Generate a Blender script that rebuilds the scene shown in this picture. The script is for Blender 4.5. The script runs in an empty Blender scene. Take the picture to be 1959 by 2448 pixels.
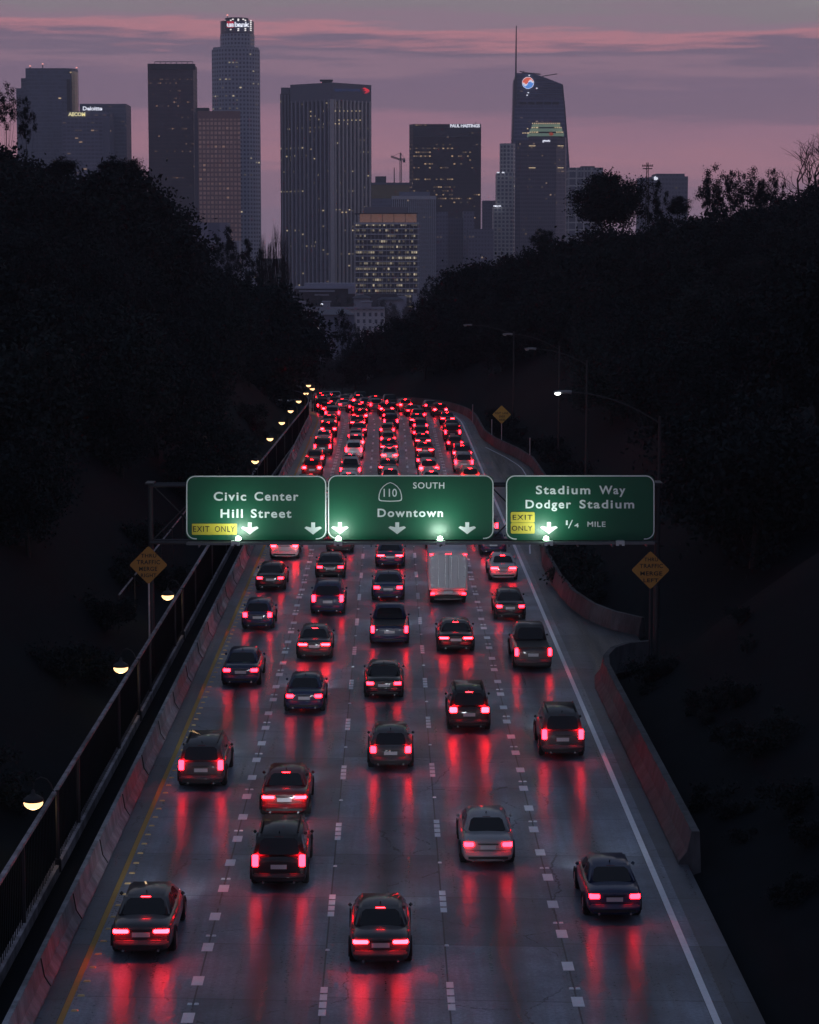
import bpy, bmesh, math, random
from mathutils import Vector, Matrix, noise as mnoise
R = math.radians
rnd = random.Random(7)
SC = bpy.context.scene
COL = SC.collection

# ------------------------------------------------------------------ camera
F, CX, CY = 5400.0, 979.5, 1224.0          # focal length and centre, in photo pixels
CAMH = 20.0
PITCH, YAW = math.atan(618 / F), math.atan(46.5 / F)
cam = bpy.data.cameras.new('camera'); co = bpy.data.objects.new('camera', cam); COL.objects.link(co)
co.location = (0, 0, CAMH); co.rotation_euler = (R(90) - PITCH, 0, -YAW)
cam.sensor_fit = 'HORIZONTAL'; cam.sensor_width = 36; cam.lens = 36 * F / 1959
cam.clip_start = 1; cam.clip_end = 60000
SC.camera = co
MROT = co.rotation_euler.to_matrix()
def ray(px, py):
    return MROT @ Vector(((px - CX) / F, -(py - CY) / F, -1.0))
def W(px, py, Y):                            # point of the plane y = Y seen at that pixel
    d = ray(px, py); t = Y / d.y
    return Vector((d.x * t, Y, CAMH + d.z * t))
def proj(p):
    v = MROT.transposed() @ (Vector(p) - Vector((0, 0, CAMH)))
    return CX + F * v.x / -v.z, CY - F * v.y / -v.z

# ------------------------------------------------------------------ render + sky
SC.view_settings.view_transform = 'Standard'; SC.view_settings.look = 'None'
SC.view_settings.exposure = 0; SC.view_settings.gamma = 1
SC.cycles.use_denoising = True
SC.cycles.max_bounces = 5; SC.cycles.diffuse_bounces = 3; SC.cycles.glossy_bounces = 3
SC.cycles.volume_bounces = 0; SC.cycles.transparent_max_bounces = 6
SC.cycles.sample_clamp_indirect = 3.0
def lin(r, g, b, s=1.0):
    f = lambda c: (c / 255 / 12.92) if c / 255 <= .04045 else ((c / 255 + .055) / 1.055) ** 2.4
    return (f(r) * s, f(g) * s, f(b) * s, 1)
world = bpy.data.worlds.new('World'); SC.world = world; world.use_nodes = True
NT = world.node_tree; NT.nodes.clear()
def N(nt, t, **kw):
    n = nt.nodes.new(t)
    for k, v in kw.items():
        if k.startswith('i_'): n.inputs[k[2:].replace('_', ' ')].default_value = v
        elif k.startswith('n') and k[1:].isdigit(): n.inputs[int(k[1:])].default_value = v
        else: setattr(n, k, v)
    return n
def MATH(nt, op, a, b=None, c=None, clamp=False):
    n = nt.nodes.new('ShaderNodeMath'); n.operation = op; n.use_clamp = clamp
    for i, v in enumerate((a, b, c)):
        if v is None: continue
        if isinstance(v, (int, float)): n.inputs[i].default_value = v
        else: nt.links.new(v, n.inputs[i])
    return n.outputs[0]
def MIX(nt, f, a, b, mode='MIX'):
    n = nt.nodes.new('ShaderNodeMix'); n.data_type = 'RGBA'; n.blend_type = mode
    for s, v in (('Factor', f), ('A', a), ('B', b)):
        sk = [i for i in n.inputs if i.name == s and (i.type == ('VALUE' if s == 'Factor' else 'RGBA'))][0]
        if isinstance(v, (int, float, tuple)): sk.default_value = v
        else: nt.links.new(v, sk)
    return [o for o in n.outputs if o.type == 'RGBA'][0]
tc = N(NT, 'ShaderNodeTexCoord'); sep = N(NT, 'ShaderNodeSeparateXYZ'); NT.links.new(tc.outputs['Generated'], sep.inputs[0])
mp = N(NT, 'ShaderNodeMapping'); mp.inputs['Scale'].default_value = (5, 2, 62); mp.inputs['Rotation'].default_value = (0, R(-.5), 0)
NT.links.new(tc.outputs['Generated'], mp.inputs[0])
nz = N(NT, 'ShaderNodeTexNoise', i_Scale=1.0, i_Detail=5.0, i_Roughness=.55); NT.links.new(mp.outputs[0], nz.inputs['Vector'])
mp2 = N(NT, 'ShaderNodeMapping'); mp2.inputs['Scale'].default_value = (16, 5, 210); mp2.inputs['Rotation'].default_value = (0, R(-1.0), 0)
NT.links.new(tc.outputs['Generated'], mp2.inputs[0])
nz2 = N(NT, 'ShaderNodeTexNoise', i_Scale=1.0, i_Detail=4.0, i_Roughness=.6); NT.links.new(mp2.outputs[0], nz2.inputs['Vector'])
el = MATH(NT, 'ADD', sep.outputs[2], MATH(NT, 'MULTIPLY', MATH(NT, 'SUBTRACT', nz.outputs[0], .5), .030))
el = MATH(NT, 'ADD', el, MATH(NT, 'MULTIPLY', MATH(NT, 'SUBTRACT', nz2.outputs[0], .5), .022))
el = MATH(NT, 'ADD', el, MATH(NT, 'MULTIPLY', sep.outputs[0], .022))
ramp = N(NT, 'ShaderNodeValToRGB'); ramp.color_ramp.interpolation = 'EASE'
stops = [(0.0, lin(112, 98, 122)), (.012, lin(118, 100, 124)), (.030, lin(126, 101, 124)), (.044, lin(150, 110, 130)),
         (.054, lin(142, 107, 130)), (.066, lin(118, 98, 122)), (.074, lin(116, 97, 122)), (.081, lin(132, 106, 128)), (.0875, lin(112, 96, 120)),
         (.094, lin(168, 116, 132)), (.100, lin(134, 112, 132)), (.108, lin(128, 117, 130)), (.118, lin(132, 126, 134))]
while len(ramp.color_ramp.elements) < len(stops): ramp.color_ramp.elements.new(.5)
for e_, (p, c) in zip(ramp.color_ramp.elements, stops): e_.position = p * 5; e_.color = (c[0] * 1.50, c[1] * 1.50, c[2] * 1.36, 1)
NT.links.new(MATH(NT, 'MULTIPLY', el, 5.0, clamp=True), ramp.inputs[0])
up = N(NT, 'ShaderNodeMapRange', interpolation_type='SMOOTHSTEP'); up.inputs['From Min'].default_value = .115; up.inputs['From Max'].default_value = .45
NT.links.new(sep.outputs[2], up.inputs[0])
c1 = MIX(NT, up.outputs[0], ramp.outputs[0], (.115, .142, .215, 1))
bk = N(NT, 'ShaderNodeMapRange', interpolation_type='SMOOTHSTEP'); bk.inputs['From Min'].default_value = .6; bk.inputs['From Max'].default_value = -.5
NT.links.new(sep.outputs[1], bk.inputs[0])
lo_ = N(NT, 'ShaderNodeMapRange', interpolation_type='SMOOTHSTEP'); lo_.inputs['From Min'].default_value = .05; lo_.inputs['From Max'].default_value = .5
NT.links.new(sep.outputs[2], lo_.inputs[0])
cb_ = MIX(NT, lo_.outputs[0], (.235, .18, .235, 1), (.085, .112, .18, 1))
c2 = MIX(NT, bk.outputs[0], c1, cb_)
dn = N(NT, 'ShaderNodeMapRange'); dn.inputs['From Min'].default_value = -.02; dn.inputs['From Max'].default_value = -.12
NT.links.new(sep.outputs[2], dn.inputs[0])
c3 = MIX(NT, dn.outputs[0], c2, (.01, .011, .015, 1))
sky = N(NT, 'ShaderNodeTexSky', sky_type='NISHITA', sun_disc=False, sun_elevation=R(1.0), sun_rotation=R(62))
bg1 = N(NT, 'ShaderNodeBackground', i_Strength=1.0); NT.links.new(c3, bg1.inputs[0])
bg2 = N(NT, 'ShaderNodeBackground', i_Strength=.002); NT.links.new(sky.outputs[0], bg2.inputs[0])
ad = N(NT, 'ShaderNodeAddShader'); NT.links.new(bg1.outputs[0], ad.inputs[0]); NT.links.new(bg2.outputs[0], ad.inputs[1])
wo = N(NT, 'ShaderNodeOutputWorld'); NT.links.new(ad.outputs[0], wo.inputs[0])
sl = bpy.data.lights.new('sun', 'SUN'); sl.energy = .10; sl.angle = R(12); sl.color = (1, .62, .5)
so = bpy.data.objects.new('sun', sl); COL.objects.link(so)
sd = Vector((math.sin(R(62)) * math.cos(R(3)), math.cos(R(62)) * math.cos(R(3)), math.sin(R(3))))
so.rotation_euler = sd.to_track_quat('Z', 'Y').to_euler()

# ------------------------------------------------------------------ materials
MATS = {}
def mat(name, col, rough=.6, metal=0, noise=0, nscale=3.0, emit=None, es=0, spec=.5, objcol=False, coat=0, bump=0):
    if name in MATS: return MATS[name]
    m = bpy.data.materials.new(name); m.use_nodes = True; nt = m.node_tree; b = nt.nodes['Principled BSDF']
    if len(col) == 3: col = (*col, 1)
    b.inputs['Base Color'].default_value = col; b.inputs['Roughness'].default_value = rough
    b.inputs['Metallic'].default_value = metal; b.inputs['Specular IOR Level'].default_value = spec
    b.inputs['Coat Weight'].default_value = coat
    src = None
    if objcol:
        oi = nt.nodes.new('ShaderNodeObjectInfo'); src = oi.outputs['Color']; nt.links.new(src, b.inputs['Base Color'])
    if noise:
        t = nt.nodes.new('ShaderNodeTexCoord'); n = N(nt, 'ShaderNodeTexNoise', i_Scale=nscale, i_Detail=6.0, i_Roughness=.65)
        nt.links.new(t.outputs['Object'], n.inputs['Vector'])
        v = MATH(nt, 'ADD', MATH(nt, 'MULTIPLY', MATH(nt, 'SUBTRACT', n.outputs[0], .5), noise * 4), 1.0)
        mm = nt.nodes.new('ShaderNodeVectorMath'); mm.operation = 'SCALE'
        if src: nt.links.new(src, mm.inputs[0])
        else: mm.inputs[0].default_value = col[:3]
        nt.links.new(MATH(nt, 'MAXIMUM', v, .15), mm.inputs['Scale']); nt.links.new(mm.outputs[0], b.inputs['Base Color'])
        if bump:
            bp = N(nt, 'ShaderNodeBump', i_Strength=bump, i_Distance=.1); nt.links.new(n.outputs[0], bp.inputs['Height']); nt.links.new(bp.outputs[0], b.inputs['Normal'])
    if emit:
        b.inputs['Emission Color'].default_value = (*emit[:3], 1); b.inputs['Emission Strength'].default_value = es
    MATS[name] = m
    return m

ROT = 0.25
def concrete_road():
    m = bpy.data.materials.new('worn_concrete_pavement'); m.use_nodes = True; nt = m.node_tree; b = nt.nodes['Principled BSDF']
    uv = N(nt, 'ShaderNodeUVMap'); s = N(nt, 'ShaderNodeSeparateXYZ'); nt.links.new(uv.outputs[0], s.inputs[0])
    u, v = s.outputs[0], s.outputs[1]
    LW = 3.44
    lane = MATH(nt, 'DIVIDE', MATH(nt, 'ADD', u, 8.74), LW); lf = MATH(nt, 'FRACT', lane); li = MATH(nt, 'FLOOR', lane)
    # transverse joints, skewed a little, offset lane by lane
    sv = MATH(nt, 'DIVIDE', MATH(nt, 'ADD', MATH(nt, 'ADD', v, MATH(nt, 'MULTIPLY', u, .07)), MATH(nt, 'MULTIPLY', MATH(nt, 'SNAP', li, 2.0), 2.3)), 4.9)
    si = MATH(nt, 'FLOOR', sv); sf = MATH(nt, 'FRACT', sv)
    cmb = N(nt, 'ShaderNodeCombineXYZ'); nt.links.new(li, cmb.inputs[0]); nt.links.new(si, cmb.inputs[1])
    wn = N(nt, 'ShaderNodeTexWhiteNoise', noise_dimensions='3D'); nt.links.new(cmb.outputs[0], wn.inputs['Vector'])
    slab = MATH(nt, 'ADD', .70, MATH(nt, 'MULTIPLY', wn.outputs[0], .6))
    # oil strip along lane centres and polished wheel paths
    dc = MATH(nt, 'ABSOLUTE', MATH(nt, 'SUBTRACT', lf, .5))
    oil = N(nt, 'ShaderNodeMapRange', interpolation_type='SMOOTHSTEP'); oil.inputs['From Min'].default_value = .0; oil.inputs['From Max'].default_value = .2
    oil.inputs['To Min'].default_value = .38; oil.inputs['To Max'].default_value = 1.0; nt.links.new(dc, oil.inputs[0])
    mp = N(nt, 'ShaderNodeMapping'); mp.inputs['Scale'].default_value = (2.2, .09, 1); nt.links.new(uv.outputs[0], mp.inputs[0])
    n1 = N(nt, 'ShaderNodeTexNoise', i_Scale=1.0, i_Detail=6.0, i_Roughness=.6); nt.links.new(mp.outputs[0], n1.inputs['Vector'])
    n2 = N(nt, 'ShaderNodeTexNoise', i_Scale=.35, i_Detail=8.0, i_Roughness=.7); nt.links.new(uv.outputs[0], n2.inputs['Vector'])
    n3 = N(nt, 'ShaderNodeTexNoise', i_Scale=9.0, i_Detail=5.0, i_Roughness=.8); nt.links.new(uv.outputs[0], n3.inputs['Vector'])
    a = MATH(nt, 'MULTIPLY', slab, oil.outputs[0])
    for n_, k in ((n1, 2.0), (n2, 1.9), (n3, 2.2)):
        a = MATH(nt, 'MULTIPLY', a, MATH(nt, 'MAXIMUM', MATH(nt, 'ADD', 1.0, MATH(nt, 'MULTIPLY', MATH(nt, 'SUBTRACT', n_.outputs[0], .5), k)), .2))
    # joints
    j1 = MATH(nt, 'GREATER_THAN', MATH(nt, 'ABSOLUTE', MATH(nt, 'SUBTRACT', sf, .5)), .492)
    j2 = MATH(nt, 'GREATER_THAN', dc, .493)
    jm = MATH(nt, 'MULTIPLY', MATH(nt, 'MAXIMUM', MATH(nt, 'MULTIPLY', j1, .5), j2), MATH(nt, 'GREATER_THAN', n2.outputs[0], .38))
    a = MATH(nt, 'MULTIPLY', a, MATH(nt, 'SUBTRACT', 1.0, MATH(nt, 'MULTIPLY', jm, .75)))
    vo = N(nt, 'ShaderNodeTexVoronoi', feature='DISTANCE_TO_EDGE', i_Scale=.16)
    wv = N(nt, 'ShaderNodeVectorMath', operation='MULTIPLY_ADD'); wv.inputs[1].default_value = (1.6, 1.6, 0); nt.links.new(n2.outputs['Color'], wv.inputs[0]); nt.links.new(uv.outputs[0], wv.inputs[2])
    nt.links.new(wv.outputs[0], vo.inputs['Vector'])
    ck = MATH(nt, 'MULTIPLY', MATH(nt, 'LESS_THAN', vo.outputs['Distance'], .0032), MATH(nt, 'GREATER_THAN', n1.outputs[0], .5))
    a = MATH(nt, 'MULTIPLY', a, MATH(nt, 'SUBTRACT', 1.0, MATH(nt, 'MULTIPLY', ck, .7)))
    sh = MATH(nt, 'GREATER_THAN', MATH(nt, 'ABSOLUTE', MATH(nt, 'SUBTRACT', u, .12)), 8.85)  # unlit darkness of the shoulders is painted into the road colour
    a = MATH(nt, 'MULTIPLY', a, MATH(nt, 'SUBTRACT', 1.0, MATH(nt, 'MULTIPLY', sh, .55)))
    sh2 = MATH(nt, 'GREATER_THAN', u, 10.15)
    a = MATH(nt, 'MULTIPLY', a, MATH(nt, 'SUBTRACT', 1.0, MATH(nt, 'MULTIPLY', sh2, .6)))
    mm = N(nt, 'ShaderNodeVectorMath', operation='SCALE'); mm.inputs[0].default_value = (.175, .205, .255)
    nt.links.new(a, mm.inputs['Scale']); nt.links.new(mm.outputs[0], b.inputs['Base Color'])
    wp = N(nt, 'ShaderNodeMapRange'); wp.inputs['From Min'].default_value = .3; wp.inputs['From Max'].default_value = .7
    wp.inputs['To Min'].default_value = .28; wp.inputs['To Max'].default_value = .46
    nt.links.new(n1.outputs[0], wp.inputs[0]); nt.links.new(MATH(nt, 'ADD', wp.outputs[0], MATH(nt, 'MULTIPLY', MATH(nt, 'SUBTRACT', n3.outputs[0], .5), .5)), b.inputs['Roughness'])
    b.inputs['Specular IOR Level'].default_value = .42
    bp = N(nt, 'ShaderNodeBump', i_Strength=.2, i_Distance=.02); nt.links.new(n3.outputs[0], bp.inputs['Height']); nt.links.new(bp.outputs[0], b.inputs['Normal'])
    tg = N(nt, 'ShaderNodeTangent', direction_type='UV_MAP'); tg.uv_map = 'UVMap'; nt.links.new(tg.outputs[0], b.inputs['Tangent'])
    b.inputs['Anisotropic'].default_value = .75; b.inputs['Anisotropic Rotation'].default_value = ROT
    MATS['road'] = m
    return m

def stained(name, col, k=1.0, vs=.5):          # concrete with vertical run stains
    if name in MATS: return MATS[name]
    m = mat(name, col, .8); nt = m.node_tree; b = nt.nodes['Principled BSDF']
    t = N(nt, 'ShaderNodeTexCoord')
    mp = N(nt, 'ShaderNodeMapping'); mp.inputs['Scale'].default_value = (1.2, 1.2, .35); nt.links.new(t.outputs['Object'], mp.inputs[0])
    n1 = N(nt, 'ShaderNodeTexNoise', i_Scale=1.2, i_Detail=8.0, i_Roughness=.7); nt.links.new(mp.outputs[0], n1.inputs['Vector'])
    n2 = N(nt, 'ShaderNodeTexNoise', i_Scale=.18, i_Detail=4.0); nt.links.new(t.outputs['Object'], n2.inputs['Vector'])
    a = MATH(nt, 'MAXIMUM', MATH(nt, 'ADD', 1.0, MATH(nt, 'MULTIPLY', MATH(nt, 'SUBTRACT', n1.outputs[0], .5), 3.0 * k)), .2)
    a = MATH(nt, 'MULTIPLY', a, MATH(nt, 'MAXIMUM', MATH(nt, 'ADD', 1.0, MATH(nt, 'MULTIPLY', MATH(nt, 'SUBTRACT', n2.outputs[0], .5), 2.5 * k)), .3))
    mm = N(nt, 'ShaderNodeVectorMath', operation='SCALE'); mm.inputs[0].default_value = col[:3]
    nt.links.new(a, mm.inputs['Scale']); nt.links.new(mm.outputs[0], b.inputs['Base Color'])
    return m

def facade(name, wall, glass, bw, fh, wu=.7, wv=.55, lit=.06, rowk=.6, litcol=(1, .72, .38), ls=.9, rough=.35, wallrough=.6, seed=0, metal=0.0, litv=.17):
    """Storeys and windows in metres of the facade's own UV; a few windows lit from inside."""
    lit, rowk, ls = (lit * .45, rowk * 1.7, ls * .8) if lit < .1 else (lit, rowk, ls)
    wall = tuple(min(.7, c * 2.7) for c in wall); glass = tuple(min(.6, c * 2.1) for c in glass)
    m = bpy.data.materials.new(name); m.use_nodes = True; nt = m.node_tree; b = nt.nodes['Principled BSDF']
    uv = N(nt, 'ShaderNodeUVMap'); s = N(nt, 'ShaderNodeSeparateXYZ'); nt.links.new(uv.outputs[0], s.inputs[0])
    cu = MATH(nt, 'DIVIDE', s.outputs[0], bw); cv = MATH(nt, 'DIVIDE', s.outputs[1], fh)
    iu, iv = MATH(nt, 'FLOOR', cu), MATH(nt, 'FLOOR', cv); fu, fv = MATH(nt, 'FRACT', cu), MATH(nt, 'FRACT', cv)
    wm = MATH(nt, 'MULTIPLY', MATH(nt, 'LESS_THAN', MATH(nt, 'ABSOLUTE', MATH(nt, 'SUBTRACT', fu, .5)), wu / 2),
              MATH(nt, 'LESS_THAN', MATH(nt, 'ABSOLUTE', MATH(nt, 'SUBTRACT', fv, .5)), wv / 2))
    c = N(nt, 'ShaderNodeCombineXYZ'); nt.links.new(iu, c.inputs[0]); nt.links.new(iv, c.inputs[1]); c.inputs[2].default_value = seed
    w1 = N(nt, 'ShaderNodeTexWhiteNoise', noise_dimensions='3D'); nt.links.new(c.outputs[0], w1.inputs['Vector'])
    c2 = N(nt, 'ShaderNodeCombineXYZ'); nt.links.new(iv, c2.inputs[0]); c2.inputs[1].default_value = seed + 3.3
    nt.links.new(MATH(nt, 'FLOOR', MATH(nt, 'DIVIDE', iu, 9.0)), c2.inputs[2])
    w2 = N(nt, 'ShaderNodeTexWhiteNoise', noise_dimensions='3D'); nt.links.new(c2.outputs[0], w2.inputs['Vector'])
    w3 = N(nt, 'ShaderNodeTexWhiteNoise', noise_dimensions='3D')
    va = N(nt, 'ShaderNodeVectorMath', operation='ADD'); va.inputs[1].default_value = (11.5, 4.5, 7.7); nt.links.new(c.outputs[0], va.inputs[0]); nt.links.new(va.outputs[0], w3.inputs['Vector'])
    rowp = MATH(nt, 'MULTIPLY', MATH(nt, 'POWER', w2.outputs[0], 6.0), rowk)
    p = MATH(nt, 'ADD', rowp, lit)
    on = MATH(nt, 'MULTIPLY', MATH(nt, 'LESS_THAN', w1.outputs[0], MATH(nt, 'MULTIPLY', p, .7 if lit < .1 else .8)), wm)
    on = MATH(nt, 'MULTIPLY', on, MATH(nt, 'LESS_THAN', MATH(nt, 'ABSOLUTE', MATH(nt, 'SUBTRACT', fv, .58)), litv))
    br = MATH(nt, 'MULTIPLY', on, MATH(nt, 'ADD', .10, MATH(nt, 'MULTIPLY', MATH(nt, 'POWER', w3.outputs[0], 4.0), .8)))
    gv = MIX(nt, MATH(nt, 'MULTIPLY', w3.outputs[0], .5), (*glass, 1), (glass[0] * 1.8, glass[1] * 1.8, glass[2] * 1.8, 1))
    bc = MIX(nt, wm, (*wall, 1), gv); nt.links.new(bc, b.inputs['Base Color'])
    rr = MATH(nt, 'ADD', wallrough, MATH(nt, 'MULTIPLY', wm, rough - wallrough)); nt.links.new(rr, b.inputs['Roughness'])
    b.inputs['Emission Color'].default_value = (*litcol, 1); nt.links.new(MATH(nt, 'MULTIPLY', br, ls), b.inputs['Emission Strength'])
    b.inputs['Metallic'].default_value = metal
    return m

# ------------------------------------------------------------------ object helpers
def tag(o, label=None, cat=None, group=None, kind=None):
    if label: o['label'] = label
    if cat: o['category'] = cat
    if group: o['group'] = group
    if kind: o['kind'] = kind
    return o
def empty(name, loc, label, cat, group=None, rz=0):
    o = bpy.data.objects.new(name, None); COL.objects.link(o); o.location = loc; o.rotation_euler = (0, 0, rz); o.empty_display_size = .2
    return tag(o, label, cat, group)
def link(name, me, m=None, parent=None, loc=None):
    if m is not None and not me.materials: me.materials.append(m)
    o = bpy.data.objects.new(name, me); COL.objects.link(o)
    if parent is not None: o.parent = parent
    if loc is not None: o.location = loc
    return o
def rel(parent, pts):                           # world points -> parent's space (parents only translate)
    off = parent.location if parent is not None else Vector((0, 0, 0))
    return [Vector(p) - off for p in pts]
def copy_tree(o, parent=None):
    c = o.copy(); COL.objects.link(c)
    if parent is not None: c.parent = parent
    for ch in CH.get(o.name, ()):
        copy_tree(ch, c)
    return c
CH = {}
def scan_children(o):
    CH[o.name] = list(o.children)
    for ch in o.children: scan_children(ch)
class MB:
    def __init__(s): s.v = []; s.f = []; s.uv = {}
    def add(s, vs, fs):
        b = len(s.v); s.v += [tuple(v) for v in vs]; s.f += [tuple(i + b for i in f) for f in fs]; return s
    def box(s, x0, x1, y0, y1, z0, z1):
        return s.add([(x0,y0,z0),(x1,y0,z0),(x1,y1,z0),(x0,y1,z0),(x0,y0,z1),(x1,y0,z1),(x1,y1,z1),(x0,y1,z1)],
                     [(0,3,2,1),(4,5,6,7),(0,1,5,4),(1,2,6,5),(2,3,7,6),(3,0,4,7)])
    def tube(s, pts, r, n=6, r1=None, caps=True):
        pts = [Vector(p) for p in pts]; K = len(pts); b = len(s.v)
        for i, p in enumerate(pts):
            d = (pts[min(i + 1, K - 1)] - pts[max(i - 1, 0)]).normalized()
            a = Vector((0, 0, 1)) if abs(d.z) < .9 else Vector((1, 0, 0))
            e1 = d.cross(a).normalized(); e2 = d.cross(e1).normalized()
            rr = r if r1 is None else r + (r1 - r) * i / (K - 1)
            for k in range(n):
                t = 2 * math.pi * k / n
                s.v.append(tuple(p + e1 * rr * math.cos(t) + e2 * rr * math.sin(t)))
        for i in range(K - 1):
            for k in range(n):
                s.f.append((b + i*n + k, b + i*n + (k+1) % n, b + (i+1)*n + (k+1) % n, b + (i+1)*n + k))
        if caps: s.f.append(tuple(b + k for k in range(n))[::-1]); s.f.append(tuple(b + (K-1)*n + k for k in range(n)))
        return s
    def lathe(s, prof, c=(0, 0, 0), n=16):      # prof: (r, z)
        b = len(s.v)
        for r, z in prof:
            for k in range(n):
                t = 2 * math.pi * k / n; s.v.append((c[0] + r * math.cos(t), c[1] + r * math.sin(t), c[2] + z))
        for i in range(len(prof) - 1):
            for k in range(n):
                s.f.append((b + i*n + k, b + i*n + (k+1) % n, b + (i+1)*n + (k+1) % n, b + (i+1)*n + k))
        return s
    def mesh(s, name='mesh', smooth=False):
        me = bpy.data.meshes.new(name); me.from_pydata(s.v, [], s.f); me.update()
        if smooth: me.shade_smooth()
        return me
    def build(s, name, m, parent=None, smooth=False, loc=None):
        if parent is not None and loc is None: s.v = [tuple(v) for v in rel(parent, s.v)]
        return link(name, s.mesh(name, smooth), m, parent, loc)

# ------------------------------------------------------------------ the road's course
def cen(z):                                     # centre line bends left beyond 265 m
    if z < 265: return 0.0
    if z < 310: return -(z - 265) ** 2 / 480
    return -4.22 - (z - 310) * .1875
def cslope(z): return 0 if z < 265 else (-(z - 265) / 240 if z < 310 else -.1875)
def rh(z):                                      # and drops away downhill
    if z < 262: return 0.0
    if z < 330: return -.000415 * (z - 262) ** 2
    return -1.919 - (z - 330) * .058
def P(u, z, h=0.0):
    s = cslope(z); n = math.hypot(1, s)
    return Vector((cen(z) + u / n, z - u * s / n, rh(z) + h))
def frange(a, b, s):
    out = []; x = a
    while x < b - 1e-6: out.append(x); x += s
    return out + [b]
ZS = frange(30, 250, 10) + frange(254, 440, 4)
def sheet(name, us, zs, h, m, parent=None, right=None):
    vs, fs, uvs = [], [], []
    K = len(us)
    for z in zs:
        for i, u in enumerate(us):
            uu = u if (right is None or i < K - 1) else right(z)
            vs.append(P(uu, z, h)); uvs.append((uu, z))
    for j in range(len(zs) - 1):
        for i in range(K - 1):
            a = j * K + i; fs.append((a, a + 1, a + K + 1, a + K))
    me = bpy.data.meshes.new(name); me.from_pydata(vs, [], fs)
    ul = me.uv_layers.new(name='UVMap')
    for l in me.loops: ul.data[l.index].uv = uvs[l.vertex_index]
    me.materials.append(m)
    return me
def path_sweep(pts, prof, closed_prof=True, name='sweep'):
    """prof: (offset to the right of travel, height). pts: Vectors."""
    mb = MB(); K = len(prof); n = len(pts)
    for i, p in enumerate(pts):
        d = pts[min(i + 1, n - 1)] - pts[max(i - 1, 0)]; d.z = 0; d.normalize(); rgt = Vector((d.y, -d.x, 0))
        for o, h in prof: mb.v.append(tuple(p + rgt * o + Vector((0, 0, h))))
    for i in range(n - 1):
        for k in range(K if closed_prof else K - 1):
            a, b = i*K + k, i*K + (k+1) % K; mb.f.append((a, b, b + K, a + K))
    if closed_prof: mb.f.append(tuple(range(K))[::-1]); mb.f.append(tuple((n-1)*K + k for k in range(K)))
    return mb
def redge(z):
    T = [(30, 9.8), (102, 9.8), (106, 10.4), (109, 13), (118, 13), (121.5, 12.0), (127, 10.6), (134, 10.0), (144, 10.0), (155, 10.6), (170, 12.3), (190, 13.3), (212, 13.3), (222, 12.4), (236, 10.6), (245, 10), (440, 10)]
    for (a, p), (b, q) in zip(T, T[1:]):
        if a <= z <= b: return p + (q - p) * (z - a) / (b - a)
    return 10
zr = sorted(set(ZS + [102, 104, 106, 107.5, 109, 112, 115, 118, 119.5, 121.5, 124, 127, 134, 144, 155, 165, 175, 185, 215, 222, 236, 245]))
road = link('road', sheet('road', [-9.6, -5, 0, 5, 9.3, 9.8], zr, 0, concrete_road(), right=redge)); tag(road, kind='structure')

# ------------------------------------------------------------------ ground: one sheet, hills left and right
def smooth(a, b, x):
    t = max(0, min(1, (x - a) / (b - a))); return t * t * (3 - 2 * t)
def g(x, y):
    z = max(30, min(y, 1200)); c = cen(min(z, 520)) if z < 520 else cen(520) + (z - 520) * -.06
    base = rh(min(z, 460)); base = base + (-25 - base) * smooth(450, 800, z)
    ul = -(x - c) - 12.6; ur = (x - c) - 11.5
    if 100 < y < 262: ur -= (redge(y) - 10) * smooth(0, 1, 1)
    h = 0
    AL = 1 - smooth(380, 620, z); AR = (1 - smooth(385, 450, z)) + (1 - smooth(450, 900, z)) * .8 * smooth(40, 90, ur) * smooth(385, 450, z)
    near = smooth(20, 110, z)
    if ul > 0: h = 22 * (1 - math.exp(-ul / 19)) * AL * (.35 + .65 * near)
    if ur > 0: h = 23 * (1 - math.exp(-ur / 24)) * AR * (.35 + .65 * near)
    far = smooth(9000, 16000, math.hypot(x, y)) * 0
    nz_ = mnoise.noise(Vector((x * .06, y * .06, 0))) * min(1.3, max(ul, ur, 0) * .08)
    return base - .35 + h + nz_ + far
xs = [-9000, -5000, -2500, -1200, -700, -450, -300, -220] + frange(-170, -60, 10) + frange(-56, 70, 3) + frange(80, 200, 10) + [260, 350, 500, 800, 1300, 2600, 5000, 9000]
ys = [-400, -100, 0] + frange(20, 440, 5) + frange(460, 900, 20) + [1000, 1200, 1500, 1900, 2400, 3000, 4000, 6000, 9000, 14000, 22000]
vs = [(x, y, g(x, y)) for y in ys for x in xs]; K = len(xs)
fs = [(j*K + i, j*K + i + 1, (j+1)*K + i + 1, (j+1)*K + i) for j in range(len(ys) - 1) for i in range(K - 1)]
me = bpy.data.meshes.new('ground'); me.from_pydata(vs, [], fs); me.shade_smooth()
ground = link('ground', me, mat('dark_undergrowth_soil', (.005, .009, .012), .95, noise=.25, nscale=.5, spec=.1)); tag(ground, kind='structure')

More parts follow.
